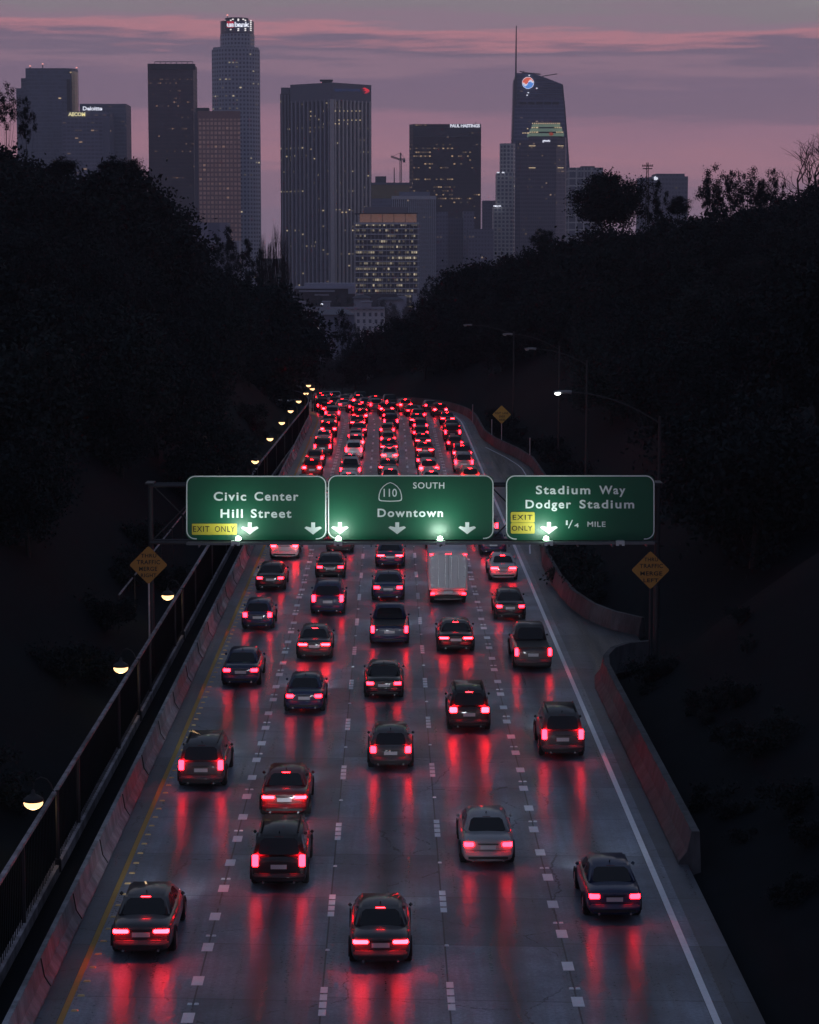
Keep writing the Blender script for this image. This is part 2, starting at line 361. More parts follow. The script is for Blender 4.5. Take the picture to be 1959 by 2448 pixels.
# ------------------------------------------------------------------ painted lines and raised markers
def on_road(u, z, h): return P(u, z, h)
def quad(mb, u, z0, z1, w, h=.008, shift=0):
    mb.add([P(u - w/2 + shift, z0, h), P(u + w/2 + shift, z0, h), P(u + w/2 + shift, z1, h), P(u - w/2 + shift, z1, h)], [(0, 1, 2, 3)])
def dot(mb, u, z, w=.1, l=.1, h=.022):
    a = [P(u - w/2, z - l/2, 0), P(u + w/2, z - l/2, 0), P(u + w/2, z + l/2, 0), P(u - w/2, z + l/2, 0)]
    t = [P(u - w*.35, z - l*.3, h), P(u + w*.35, z - l*.3, h), P(u + w*.35, z + l*.3, h), P(u - w*.35, z + l*.3, h)]
    mb.add(a + t, [(4,5,6,7),(0,1,5,4),(1,2,6,5),(2,3,7,6),(3,0,4,7)])
white = MB(); yell = MB(); ydot = MB()
z = 45.0
while z < 330:
    for u in (-5.3, 5.04):
        j = rnd.uniform(-.04, .04)
        quad(white, u + j, z + (1.2 if u > 0 else 0), z + .80 + (1.2 if u > 0 else 0), .32)
    z += 3.05
z = 46.5
while z < 330:
    for u in (-5.3, 5.04):
        for s in (-.09, .09): dot(white, u + s, z + (1.2 if u > 0 else 0), .13, .13, .03)
    z += 6.1
z = 49.0
while z < 330:
    for u, o in ((-1.82, 0), (1.63, .4)):
        for k in range(4): dot(white, u, z + o + k * .62, .20, .50 if z < 130 else .6, .012)
        dot(white, u, z + o + 5.4, .13, .13, .03)
    z += 9.0
zz = ZS
for mb_, u0, w in ((yell, -8.66, .17), (white, 8.55, .20)):
    for a, b in zip(zz, zz[1:]):
        mb_.add([P(u0 - w/2, a, .008), P(u0 + w/2, a, .008), P(u0 + w/2, b, .008), P(u0 - w/2, b, .008)], [(0, 1, 2, 3)])
for a, b in zip(frange(150, 236, 4), frange(154, 240, 4)):
    if b > 236: break
    ua, ub = redge(a) - .95, redge(b) - .95
    if ua > 9.0 and ub > 9.0: white.add([P(ua - .05, a, .008), P(ua + .05, a, .008), P(ub + .05, b, .008), P(ub - .05, b, .008)], [(0, 1, 2, 3)])
z = 46.0
while z < 250: dot(ydot, -8.40, z, .2, .13, .03); z += 1.22
paintm = mat('worn_white_paint', (.86, .90, .95), .6, noise=.08, nscale=4)
o = white.build('road_markings', paintm); tag(o, kind='structure')
o = yell.build('yellow_edge_line', mat('yellow_paint', (.42, .27, .06), .7, noise=.1, nscale=3)); tag(o, kind='structure')
o = ydot.build('yellow_road_markers', mat('amber_reflector', (.75, .52, .22), .4)); tag(o, kind='structure')

# ------------------------------------------------------------------ walls and fences beside the road
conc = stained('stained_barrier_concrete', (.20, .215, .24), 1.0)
pts = [P(-9.62, z_, 0) for z_ in ZS]
mb = path_sweep(pts, [(-.16, -.4), (.30, -.4), (.30, .08), (.12, .34), (.05, .88), (-.10, .88), (-.16, .3)])
o = mb.build('concrete_barrier', conc); tag(o, 'long pale stained concrete median barrier along the yellow line left of the lanes', 'barrier')
for z_ in frange(60, 250, 6.3):
    h0 = P(-9.62, z_, 0); w_ = .018
    x0 = .318; x1 = .14; x2 = .07
    a = [h0 + Vector((x0, 0, .08)), h0 + Vector((x1 + .004, .05, .34)), h0 + Vector((x2 + .004, -.06, .88))]
    MB().tube(a, w_, 4).build('expansion_joint', mat('joint_filler', (.03, .03, .035), .9), o)
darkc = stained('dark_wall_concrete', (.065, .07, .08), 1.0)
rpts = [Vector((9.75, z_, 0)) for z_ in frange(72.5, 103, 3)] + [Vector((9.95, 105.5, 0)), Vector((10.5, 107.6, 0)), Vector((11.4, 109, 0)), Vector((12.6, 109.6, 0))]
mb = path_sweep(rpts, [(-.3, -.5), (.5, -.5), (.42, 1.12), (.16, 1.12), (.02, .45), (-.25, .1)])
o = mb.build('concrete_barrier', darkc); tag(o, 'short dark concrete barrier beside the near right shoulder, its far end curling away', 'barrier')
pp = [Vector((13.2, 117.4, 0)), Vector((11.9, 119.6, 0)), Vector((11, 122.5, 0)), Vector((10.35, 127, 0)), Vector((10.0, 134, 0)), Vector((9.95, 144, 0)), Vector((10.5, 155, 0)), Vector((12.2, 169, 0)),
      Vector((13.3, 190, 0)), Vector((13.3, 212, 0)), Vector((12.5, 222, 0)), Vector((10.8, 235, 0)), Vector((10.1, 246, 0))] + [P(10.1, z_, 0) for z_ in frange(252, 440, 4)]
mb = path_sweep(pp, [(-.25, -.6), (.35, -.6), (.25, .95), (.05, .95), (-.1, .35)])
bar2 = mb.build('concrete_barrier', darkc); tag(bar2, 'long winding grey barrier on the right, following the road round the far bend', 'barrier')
pstm = mat('galvanised_post', (.45, .46, .48), .5, metal=.4)
for k, (x_, y_) in enumerate([(10.75, 238), (13.3, 214), (9.6, 262)]):
    mb = MB().tube([(x_, y_, .3), (x_, y_, 2.6)], .06)
    o = mb.build('marker_post', pstm); tag(o, ['thin pale post on the far right barrier above the pull-out', 'thin pale post at the corner of the right barrier near the sign', 'thin pale post on the right barrier at the start of the bend'][k], 'post')

fence = empty('path_fence', (-11, 150, 0), 'dark tall fence with two pale rails running beside the lamps on the left', 'fence')
FZ = frange(48, 330, 6)
railm = stained('weathered_rail', (.24, .22, .24), 1.2)
def fu(z_): return -11 + 1.3 * max(0, min(1, (z_ - 190) / 72))
path_sweep([P(fu(z_), z_, 2.42) for z_ in FZ], [(-.07, 0), (.07, 0), (.07, .09), (-.07, .09)]).build('top_rail', railm, fence)
path_sweep([P(fu(z_), z_, -.3) for z_ in FZ], [(-.12, 0), (.12, 0), (.12, .36), (-.12, .36)]).build('base_kerb', railm, fence)
mb = MB()
z = 48.0
while z < 329: 
    p = P(fu(z), z, 0); mb.box(p.x - .012, p.x + .012, p.y - .012, p.y + .012, .05, 2.42); z += .3
fd = mat('dark_painted_iron', (.022, .022, .026), .6)
o = mb.build('picket_panel', mat('flat_black_iron', (.004, .004, .006), .95, spec=.05), fence)
for z_ in frange(54, 329, 12):
    p = P(fu(z_), z_, 0); MB().box(p.x - .06, p.x + .06, p.y - .06, p.y + .06, 0, 2.5).build('fence_post', fd, fence)
# rails standing in for another roadway's wall, up the left slope
r2 = empty('wall_stand_in_railing', (-13.2, 150, 0), 'faint dashed rails in place of a roadway wall, left behind the path fence', 'fence')
for a in frange(112, 182, 7.0)[:-1]:
    if rnd.random() < .15: continue
    z0, z1 = a, a + 6.0
    MB().tube([Vector((-13.6, z0, 3.0)), Vector((-13.6, z1, 3.0))], .05).build('rail_bar', railm, r2)
mb = MB()
for a in frange(112, 182, 7.0): mb.tube([Vector((-13.6, a, 0)), Vector((-13.6, a, 3.0))], .04)
mb.build('railing_posts', fd, r2)['kind'] = 'stuff'

# ------------------------------------------------------------------ warm lamps beside the path
warm = (1.0, .70, .38)
glassm = mat('warm_lamp_glass', (.9, .8, .6), .4, emit=(1.0, .58, .26), es=2.4)
def path_lamp(first=False):
    t = empty('path_lamp', (0, 0, 0), 'x', 'street lamp', 'warm globe lamps along the left path')
    MB().tube([(0, 0, -.2), (0, 0, 2.55)], .055, 8).tube([(0, 0, -.2), (0, 0, .25)], .1, 8).build('post', fd, t)
    arc = [(0, 0, 2.45), (-.12, 0, 2.52), (-.2, 0, 2.75), (-.33, 0, 2.92), (-.52, 0, 2.98), (-.68, 0, 2.90), (-.76, 0, 2.75), (-.78, 0, 2.55)]
    MB().tube(arc, .022, 6).build('curved_arm', fd, t)
    c = (-.78, 0, 2.18)
    MB().lathe([(.02, .4), (.06, .36), (.08, .24), (.2, .18), (.32, .09), (.35, .03), (.33, .0)], c, 18).build('lamp_shade', fd, t, smooth=True)
    MB().lathe([(.31, 0), (.32, -.06), (.29, -.14), (.21, -.22), (.1, -.27), (.0, -.28)], c, 18).build('globe', glassm, t, smooth=True)
    ld = bpy.data.lights.new('lamp_light', 'POINT'); ld.energy = 16; ld.color = warm; ld.shadow_soft_size = .2
    lo = bpy.data.objects.new('lamp_light', ld); COL.objects.link(lo); lo.parent = t; lo.location = (-.78, 0, 1.85)
    return t
proto = path_lamp(); scan_children(proto)
LZ = [72.5, 96.7, 117.5, 195, 219, 240, 258, 275, 287, 297, 305]
LL = ['warm globe lamp nearest the camera, at the far left edge', 'second nearest warm globe lamp, left of the tall path fence', 'warm globe lamp just right below the left diamond sign',
      'warm globe lamp just above the left end of the green signs', 'second warm globe lamp up from the green signs on the left', 'third warm globe lamp up from the green signs on the left',
      'fourth warm globe lamp up from the green signs on the left', 'fifth warm globe lamp up, where the fence starts to bend', 'fourth from farthest warm globe lamp, in the tight cluster at the bend',
      'warm globe lamp second from the top of the cluster, set right', 'farthest warm globe lamp, topmost of the row']
LPX = [None] * 8 + [732, 747, 738]; LPY = [None] * 8 + [941, 930, 922]
for i, (z_, lb) in enumerate(zip(LZ, LL)):
    t = proto if i == 0 else copy_tree(proto)
    t['label'] = lb
    if i < 3: x_ = -10.92
    elif i < 8: x_ = [-10.92, -10.9, -10.75, -10.6, -10.35][i - 3]
    else: x_ = W(LPX[i], LPY[i], z_).x + .78
    zz_ = 0 if i < 8 else W(LPX[i], LPY[i], z_).z - 2.08
    t.location = (x_, z_, zz_)

# ------------------------------------------------------------------ text
def text_geo(s, bold=0.0, space=1.0):
    c = bpy.data.curves.new('t', 'FONT'); c.body = s; c.size = 1; c.offset = bold; c.space_character = space; c.resolution_u = 4
    o = bpy.data.objects.new('t', c); COL.objects.link(o)
    dg = bpy.context.evaluated_depsgraph_get(); me = bpy.data.meshes.new_from_object(o.evaluated_get(dg))
    vs = [v.co.copy() for v in me.vertices]; fs = [tuple(p.vertices) for p in me.polygons]
    bpy.data.objects.remove(o); bpy.data.curves.remove(c); bpy.data.meshes.remove(me)
    return vs, fs
_cap = {}
def caph(b):
    if b not in _cap:
        v, _ = text_geo('H', b); _cap[b] = (min(p.y for p in v), max(p.y for p in v))
    return _cap[b]
def text_px(name, s, x0, x1, ytop, ybot, Y, m, parent, bold=.02, space=1.08, both=False):
    """letters filling the pixel span x0..x1, capital tops at ytop, baseline at ybot, standing in plane y=Y"""
    vs, fs = text_geo(s, bold, space); a, b = min(p.x for p in vs), max(p.x for p in vs); lo, hi = caph(bold)
    out = [W(x0 + (p.x - a) / (b - a) * (x1 - x0), ybot - (p.y - lo) / (hi - lo) * (ybot - ytop), Y) for p in vs]
    mb = MB().add(out, fs)
    return mb.build(name, m, parent)
def shape_px(pts, Y, name, m, parent, th=.0):
    q = [W(x, y, Y) for x, y in pts]; n = len(q); mb = MB()
    if th: 
        back = [W(x, y, Y) + Vector((0, th, 0)) for x, y in pts]
        mb.add(q + back, [tuple(range(n)), tuple(range(2*n - 1, n - 1, -1))] + [(i, i + n, (i+1) % n + n, (i+1) % n) for i in range(n)])
    else: mb.add(q, [tuple(range(n))])
    return mb.build(name, m, parent)
def rrect(x0, y0, x1, y1, r, n=6):
    out = []
    for cx, cy, a0 in ((x1 - r, y0 + r, -90), (x1 - r, y1 - r, 0), (x0 + r, y1 - r, 90), (x0 + r, y0 + r, 180)):
        for k in range(n + 1):
            t = R(a0 + 90 * k / n); out.append((cx + r * math.cos(t), cy + r * math.sin(t)))
    return out
def arrow(cx, y0, y1, w):
    h = y1 - y0; s = w / 2; t = .11 * w
    return [(cx - t, y0), (cx + t, y0), (cx + t, y0 + .42 * h), (cx + s * .80, y0 + .33 * h), (cx + s, y0 + .46 * h), (cx + s * .35, y0 + .80 * h), (cx, y1),
            (cx - s * .35, y0 + .80 * h), (cx - s, y0 + .46 * h), (cx - s * .80, y0 + .33 * h), (cx - t, y0 + .42 * h)]

# ------------------------------------------------------------------ overhead signs
SY = 108.0
signw = mat('reflective_white_sheeting', (.86, .90, .92), .5)
signg = mat('green_sign_sheeting', (.004, .098, .052), .38, noise=.06, nscale=1.5)
signy = mat('yellow_sign_sheeting', (.66, .52, .05), .5, noise=.05, nscale=3)
signk = mat('black_sign_letters', (.012, .012, .012), .6)
alum = mat('weathered_aluminium', (.42, .44, .47), .5, metal=.5, noise=.08)
steel = mat('gantry_steel', (.04, .043, .052), .55, metal=.3, noise=.1)
def border(pts, name, parent, w=2.6, r=20):
    """open at the bottom like the photo's: follows left side, top, right side and stops at the lower corners"""
    x0, y0, x1, y1 = pts
    path = []
    for k in range(7): t = R(110 - 110 * k / 6 * 0) ; 
    def arc(cx, cy, a0, a1, n=8): return [(cx + r * math.cos(R(a0 + (a1 - a0) * k / n)), cy + r * math.sin(R(a0 + (a1 - a0) * k / n))) for k in range(n + 1)]
    path = [(x0 + r + 4, y1)] + arc(x0 + r, y1 - r, 90, 180) + arc(x0 + r, y0 + r, 180, 270) + arc(x1 - r, y0 + r, 270, 360) + arc(x1 - r, y1 - r, 0, 90) + [(x1 - r - 4, y1)]
    mb = MB(); n = len(path); out = []
    for i, (x, y) in enumerate(path):
        dx = path[min(i+1, n-1)][0] - path[max(i-1, 0)][0]; dy = path[min(i+1, n-1)][1] - path[max(i-1, 0)][1]; l = math.hypot(dx, dy) or 1
        nx, ny = -dy / l * w / 2, dx / l * w / 2
        out += [W(x + nx, y + ny, SY - .014), W(x - nx, y - ny, SY - .014)]
    mb.add(out, [(2*i, 2*i + 1, 2*i + 3, 2*i + 2) for i in range(n - 1)])
    return mb.build(name, signw, parent)
def panel(x0, y0, x1, y1, label):
    t = empty('overhead_sign', W((x0 + x1) / 2, y1, SY), label, 'road sign', 'green overhead guide signs on the gantry')
    shape_px(rrect(x0, y0, x1, y1, 17), SY, 'sign_panel', signg, t, th=.06)
    border((x0 + 1.8, y0 + 1.8, x1 - 1.8, y1 - 3), 'sign_border', t)
    return t
s1 = panel(445, 1137, 781, 1291, 'green overhead sign reading Civic Center Hill Street, leftmost on the gantry')
s2 = panel(784, 1135.5, 1181, 1290, 'green overhead sign reading 110 South Downtown, in the middle of the gantry')
s3 = panel(1210, 1136, 1566, 1291.5, 'green overhead sign reading Stadium Way Dodger Stadium, rightmost on the gantry')
LY = SY - .02
text_px('lettering', 'Civic', 511, 589, 1176, 1197, LY, signw, s1, .026, 1.2); text_px('lettering', 'Center', 608.5, 714, 1176, 1197, LY, signw, s1, .026, 1.2)
text_px('lettering', 'Hill', 527.5, 581, 1217, 1238, LY, signw, s1, .026, 1.2); text_px('lettering', 'Street', 600, 697, 1217, 1238, LY, signw, s1, .026, 1.2)
yb = shape_px(rrect(459, 1252, 567, 1278.5, 2, 2), LY, 'exit_only_plate', signy, s1)
text_px('lettering', 'EXIT', 462, 501, 1258, 1271.5, LY - .012, signk, s1, .005, 1.15); text_px('lettering', 'ONLY', 514, 562, 1258, 1271.5, LY - .012, signk, s1, .005, 1.15)
for cx in (597.6, 749): shape_px(arrow(cx, 1249, 1278, 42), LY, 'down_arrow', signw, s1)
text_px('lettering', 'SOUTH', 988, 1063, 1153, 1168, LY, signw, s2, .018, 1.15)
text_px('lettering', 'Downtown', 903, 1059.5, 1216, 1236, LY, signw, s2, .026, 1.2)
for cx in (813, 950, 1117.5): shape_px(arrow(cx, 1248.5, 1277, 42), LY, 'down_arrow', signw, s2)
def spade(s, cx=933.5, cy=1176):
    pts = []
    base = [(0, -23.5), (8, -20.5), (17, -14), (24, -5), (27.5, 6), (28.5, 16), (27, 20.5), (22, 22.2), (10, 22.9), (0, 23.2)]
    P_ = base + [(-x, y) for x, y in base[-2:0:-1]]
    return [(cx + x * s, cy + y * s) for x, y in P_]
shape_px(spade(1.0), LY, 'route_shield', signw, s2)
shape_px(spade(.91), LY - .006, 'shield_face', signg, s2)
text_px('lettering', '110', 917.5, 949.5, 1168.5, 1187.5, LY - .012, signw, s2, .012, 1.0)
text_px('lettering', 'Stadium', 1281.6, 1412, 1161, 1181.5, LY, signw, s3, .024, 1.2); text_px('lettering', 'Way', 1433, 1496, 1161, 1181.5, LY, signw, s3, .024, 1.2)
text_px('lettering', 'Dodger', 1257, 1366, 1195, 1215.5, LY, signw, s3, .024, 1.2); text_px('lettering', 'Stadium', 1386, 1517, 1195, 1215.5, LY, signw, s3, .024, 1.2)
shape_px(rrect(1221.7, 1224, 1279, 1249.2, 3, 2), LY, 'exit_plate', signy, s3); shape_px(rrect(1221.7, 1250, 1279, 1275.6, 3, 2), LY, 'only_plate', signy, s3)
text_px('lettering', 'EXIT', 1226.5, 1273.5, 1231, 1242.7, LY - .012, signk, s3, .008, 1.2)
text_px('lettering', 'ONLY', 1224.5, 1273.5, 1257, 1268.7, LY - .012, signk, s3, .008, 1.1)
shape_px(arrow(1313, 1248, 1277, 42), LY, 'down_arrow', signw, s3)
text_px('lettering', '1', 1353.5, 1358, 1244, 1255, LY, signw, s3, .02)
shape_px([(1358.5, 1263), (1361.2, 1263), (1370.5, 1243), (1367.8, 1243)], LY, 'fraction_bar', signw, s3)
text_px('lettering', '4', 1374, 1384.5, 1251, 1261, LY, signw, s3, .02)
text_px('lettering', 'MILE', 1405, 1448.5, 1247, 1259.5, LY, signw, s3, .015, 1.1)

gan = empty('sign_gantry', W(966, 1290, SY + .6), 'grey steel gantry truss spanning the lanes and carrying the green signs', 'gantry')
GY = SY + .55
xl, xr = W(359, 1300, GY).x, W(1573, 1300, GY).x
zt, zb = W(900, 1161, GY).z, W(900, 1297, GY).z
for yy in (GY, GY + .9):
    MB().tube([(xl, yy, zt), (xr, yy, zt)], .07, 8).build('top_chord', steel, gan); MB().tube([(xl, yy, zb), (xr, yy, zb)], .07, 8).build('bottom_chord', steel, gan)
nb = 9
for k in range(nb):
    xa, xb = xl + (xr - xl) * k / nb, xl + (xr - xl) * (k + 1) / nb
    MB().tube([(xa, GY, zb), (xb, GY, zt)], .035).tube([(xa, GY + .9, zt), (xb, GY + .9, zb)], .035).build('diagonal_brace', steel, gan)
for x_, pn in ((xl, 0), (xr, 1)):
    MB().tube([(x_, GY + .45, -.5), (x_, GY + .45, zt + .12)], .12, 12).build('support_post', mat('gantry_post_paint', (.035, .036, .042), .6, noise=.15), gan)
    MB().box(x_ - .2, x_ + .2, GY - .1, GY + 1.0, zt + .08, zt + .14).build('end_cap', steel, gan)
# walkway ledge and luminaire arms
za, zc = W(900, 1291.5, SY - .9).z, W(900, 1302, SY - .9).z
xw0, xw1 = W(446, 1300, SY - .9).x, W(1566, 1300, SY - .9).x
ledge = mat('walkway_ledge_metal', (.11, .12, .14), .5, metal=.3, noise=.1)
MB().box(xw0, xw1, SY - 1.0, SY - .15, zc, zc + .06).box(xw0, xw1, SY - 1.0, SY - .94, zc + .06, zc + .13).build('walkway_grating', ledge, gan)
for k in range(14):
    x_ = xw0 + .6 + k * (xw1 - xw0 - 1) / 13
    MB().box(x_ - .03, x_ + .03, SY - 1.1, SY + .5, zc - .1, zc - .004).build('walkway_bracket', ledge, gan)
lens = mat('green_white_lamp_lens', (.8, .9, .8), .3, emit=(.62, 1.0, .62), es=4.5)
lensoff = mat('unlit_lamp_lens', (.35, .38, .38), .3)
boxm = mat('grey_fixture_housing', (.46, .49, .52), .5, noise=.05)
for i, (bx_, sx_) in enumerate([(563.7, 570), (808.6, 809.6), (1054.5, 1052.6), (1312, 1306), (1483, None)]):
    p = W(bx_, 1300, SY - 1.05)
    lab = ['lit sign light below the yellow exit plate of the left sign', 'lit sign light below the first arrow of the middle sign', 'lit sign light between the second and third arrows of the middle sign',
           'lit sign light below the arrow of the right sign', 'unlit grey sign light below the word mile of the right sign'][i]
    t = empty('sign_light', p, lab, 'sign light', 'luminaires along the foot of the green signs')
    q = W(bx_, 1297.5, SY - 1.05)
    mb = MB().box(q.x - .2, q.x + .2, SY - 1.28, SY - 1.02, q.z - .12, q.z + .11); mb.build('housing', boxm, t)
    MB().box(q.x - .07, q.x + .07, SY - 1.285, SY - 1.281, q.z - .12, q.z - .05).build('housing_slot', fd, t)
    MB().tube([(q.x, SY - 1.1, q.z - .1), (q.x, SY - .15, zc + .1)], .03).build('arm', steel, t)
    lx = W(sx_ or bx_, 1285, SY - 1.1)
    mb = MB().lathe([(.13, 0), (.13, .06), (.115, .13), (.07, .185), (0, .2)], (lx.x, SY - 1.12, lx.z - .12), 14) if sx_ else MB().box(q.x - .15, q.x + .15, SY - 1.2, SY - 1.04, q.z + .112, q.z + .13)
    mb.build('lens', lens if sx_ else lensoff, t, smooth=bool(sx_))
    if sx_:
        ld = bpy.data.lights.new('sign_light_beam', 'AREA'); ld.shape = 'RECTANGLE'; ld.size = .5; ld.size_y = .25; ld.energy = 58; ld.color = (.80, 1.0, .86)
        lo = bpy.data.objects.new('sign_light_beam', ld); COL.objects.link(lo); lo.parent = t
        lw = Vector((lx.x, SY - 1.3, lx.z + .02)); lo.location = lw - t.location
        lo.rotation_euler = (Vector((0, 1.0, 1.0))).to_track_quat('-Z', 'Y').to_euler()
        l2 = bpy.data.lights.new('lens_glow', 'POINT'); l2.energy = 3.5; l2.color = (.55, 1, .6); l2.shadow_soft_size = .06
        lo = bpy.data.objects.new('lens_glow', l2); COL.objects.link(lo); lo.parent = t; lo.location = Vector((lx.x, SY - .45, lx.z + .05)) - t.location

# ------------------------------------------------------------------ diamond signs
orange = mat('dull_orange_sheeting', (.40, .19, .035), .6, noise=.08, nscale=2)
gold = mat('dull_yellow_sheeting', (.46, .27, .04), .6, noise=.08, nscale=2)
def diamond(cx, cy, hd, Y, lines, label, px_post, m, post_h=None, side=0):
    c = W(cx, cy, Y); t = empty('warning_sign', (c.x, Y, g(c.x, Y)), label, 'road sign', 'diamond shaped warning signs beside the road')
    r = hd * .09
    pts = []
    for k, (dx, dy) in enumerate([(0, -1), (1, 0), (0, 1), (-1, 0)]):
        tip = (cx + dx * hd, cy + dy * hd); prv = [(-1, 0), (0, -1), (1, 0), (0, 1)][k]; nxt = [(1, 0), (0, 1), (-1, 0), (0, -1)][k]
        f = .07
        pts += [(tip[0] + (cx + prv[0]*hd - tip[0]) * f, tip[1] + (cy + prv[1]*hd - tip[1]) * f), tip if False else (cx + dx*hd*.965, cy + dy*hd*.965), (tip[0] + (cx + nxt[0]*hd - tip[0]) * f, tip[1] + (cy + nxt[1]*hd - tip[1]) * f)]
    shape_px(pts, Y, 'sign_plate', m, t, th=.02)
    for s, x0, x1, y0, y1 in lines: text_px('lettering', s, x0, x1, y0, y1, Y - .012, signk, t, .022, 1.1)
    MB().tube([(c.x, Y + .06, g(c.x, Y) - .3), (c.x, Y + .06, W(cx, cy - hd * .7, Y).z)], .045, 8).build('post', pstm if side == 0 else steel, t)
    return t
diamond(355, 1351, 46, 107.2, [('THRU', 337, 374, 1324, 1333), ('TRAFFIC', 327, 383, 1339, 1349), ('MERGE', 332.5, 376, 1355, 1365), ('RIGHT', 337, 374, 1371, 1380)],
        'dim orange diamond sign reading Thru Traffic Merge Right, left of the gantry', 355, orange)
diamond(1556, 1363, 46, 107.2, [('THRU', 1541, 1574, 1333, 1342), ('TRAFFIC', 1530, 1586, 1348, 1358), ('MERGE', 1531.5, 1584, 1366, 1376), ('LEFT', 1539, 1575, 1383, 1392)],
        'dim orange diamond sign reading Thru Traffic Merge Left, right of the gantry', 1556, orange, side=1)
diamond(1200, 991, 22.5, 232, [('RIGHT', 1184, 1198.5, 985, 990), ('LANE', 1202, 1216, 985, 990), ('ENDS', 1194, 1208, 993, 998), ('AHEAD', 1193, 1208.5, 1001, 1006)],
        'small yellow diamond warning sign beyond the gantry, above the right barrier', 1200, gold)

# ------------------------------------------------------------------ tall cobra-head street lights on the right
polem = mat('dark_galvanised_pole', (.035, .037, .043), .55, metal=.3)
headm = mat('lamp_head_metal', (.20, .21, .23), .5, noise=.05)
coldg = mat('white_lamp_lens', (.8, .85, .9), .3, emit=(.95, 1, .92), es=7)
def cobra(hx, hy, arm, px_, py_, Y, lit, label):
    h = W(hx, hy, Y); p = W(px_, py_, Y); gx = g(p.x, Y)
    t = empty('street_light', (p.x, Y, gx), label, 'street light', 'tall curved-arm street lights on the right')
    MB().tube([(p.x, Y, gx - .3), (p.x, Y, p.z + .35)], .12, 10, r1=.07).build('pole', polem, t)
    pts = []
    for k in range(11):
        s = k / 10; x_ = p.x + (h.x + .5 - p.x) * s; z_ = p.z + (h.z - p.z) * (1 - (1 - s) ** 1.9)
        pts.append((x_, Y, z_))
    MB().tube(pts, .045, 6, r1=.035).build('arm', polem, t)
    MB().tube([(h.x + .55, Y, h.z + .0), (h.x + .3, Y, h.z + .03), (h.x - .1, Y, h.z + .03), (h.x - .38, Y, h.z + .0)], .1, 8, r1=.07).build('lamp_head', headm, t, smooth=True)
    MB().lathe([(0, -.14), (.09, -.13), (.15, -.08), (.17, -.02)], (h.x - .18, Y, h.z), 12).build('lens', coldg if lit else lensoff, t, smooth=True)
    if lit:
        ld = bpy.data.lights.new('lamp_light', 'SPOT'); ld.energy = 160; ld.spot_size = R(120); ld.spot_blend = 1; ld.color = (.9, .97, 1); ld.shadow_soft_size = .15
        lo = bpy.data.objects.new('lamp_light', ld); COL.objects.link(lo); lo.parent = t; lo.location = Vector((h.x - .18, Y, h.z - .2)) - t.location
cobra(1342, 938, 0, 1578, 1012, 118, True, 'tall street light with its white lamp lit, right of the gantry')
cobra(1266, 834, 0, 1404, 872, 182, False, 'unlit street light second from the right, above the lit one')
cobra(1212, 799, 0, 1338, 836, 215, False, 'unlit street light third from the right over the far shoulder')
cobra(1117, 777, 0, 1229, 800, 245, False, 'unlit street light farthest away, its pole on the right barrier')

# ------------------------------------------------------------------ vehicles, at rest in their lanes
paint = mat('car_paint', (.1, .1, .1), .35, objcol=True, coat=.6, spec=.4)
cglass = mat('dark_car_glass', (.008, .009, .012), .12, spec=.5)
rub = mat('tyre_rubber', (.012, .012, .013), .85); rimm = mat('alloy_rim', (.35, .35, .37), .35, metal=.8)
trim = mat('black_trim', (.015, .015, .017), .6); plate = mat('number_plate', (.55, .57, .6), .5)
tail = mat('lit_tail_light', (.5, .02, .03), .4, emit=(1, .0065, .014), es=38)
tail2 = mat('lit_tail_light_bright', (.5, .02, .03), .4, emit=(1, .006, .010), es=85)
headm_ = mat('lit_headlight', (.8, .8, .8), .3, emit=(.9, .95, 1), es=3)
beam = bpy.data.lights.new('headlight_beam', 'SPOT'); beam.energy = 230; beam.spot_size = R(95); beam.spot_blend = 1; beam.shadow_soft_size = .25; beam.color = (.82, .9, 1)
def loft(stations, zlow):
    mb = MB(); prof = []
    for (y, hw, zd) in stations:
        half = [(0, zlow), (hw * .86, zlow), (hw * .97, zlow + .12), (hw, zlow + .38 * (zd - zlow)), (hw * .985, zd - .16), (hw * .92, zd - .03), (hw * .6, zd + .01), (0, zd + .025)]
        ring = half + [(-x, z_) for x, z_ in half[-2:0:-1]]
        prof.append([(x, y, z_) for x, z_ in ring])
    n = len(prof[0])
    for ring in prof: mb.v += ring
    for i in range(len(prof) - 1):
        for k in range(n): mb.f.append((i*n + k, (i+1)*n + k, (i+1)*n + (k+1) % n, i*n + (k+1) % n))
    mb.f.append(tuple(range(n))); mb.f.append(tuple((len(prof)-1)*n + k for k in range(n))[::-1])
    return mb
def hull(b, tp, zb, zt):
    """b, tp: (y0, y1, half width) bottom and top"""
    v = [(-b[2], b[0], zb), (b[2], b[0], zb), (b[2], b[1], zb), (-b[2], b[1], zb), (-tp[2], tp[0], zt), (tp[2], tp[0], zt), (tp[2], tp[1], zt), (-tp[2], tp[1], zt)]
    return v
def bev(mb, w, seg=2):
    bm = bmesh.new(); bm.from_mesh(mb.mesh()); bmesh.ops.recalc_face_normals(bm, faces=bm.faces)
    bmesh.ops.bevel(bm, geom=list(bm.edges), offset=w, segments=seg, affect='EDGES', clamp_overlap=True)
    me = bpy.data.meshes.new('m'); bm.to_mesh(me); bm.free(); me.shade_smooth(); return me
def face_panel(v4, a, b, c, d, off=.008):
    """window on the quad v4 (bl, br, tr, tl) between fractions a..b across and c..d up"""
    q = [Vector(p) for p in v4]; nrm = (q[1] - q[0]).cross(q[3] - q[0]).normalized()
    f = lambda s, t: (q[0] * (1 - s) + q[1] * s) * (1 - t) + (q[3] * (1 - s) + q[2] * s) * t + nrm * off
    e = .04
    pts = [f(a + e, c), f(b - e, c), f(b, c + .08), f(b, d - .12), f(b - e * 1.6, d), f(a + e * 1.6, d), f(a, d - .12), f(a, c + .08)]
    return pts
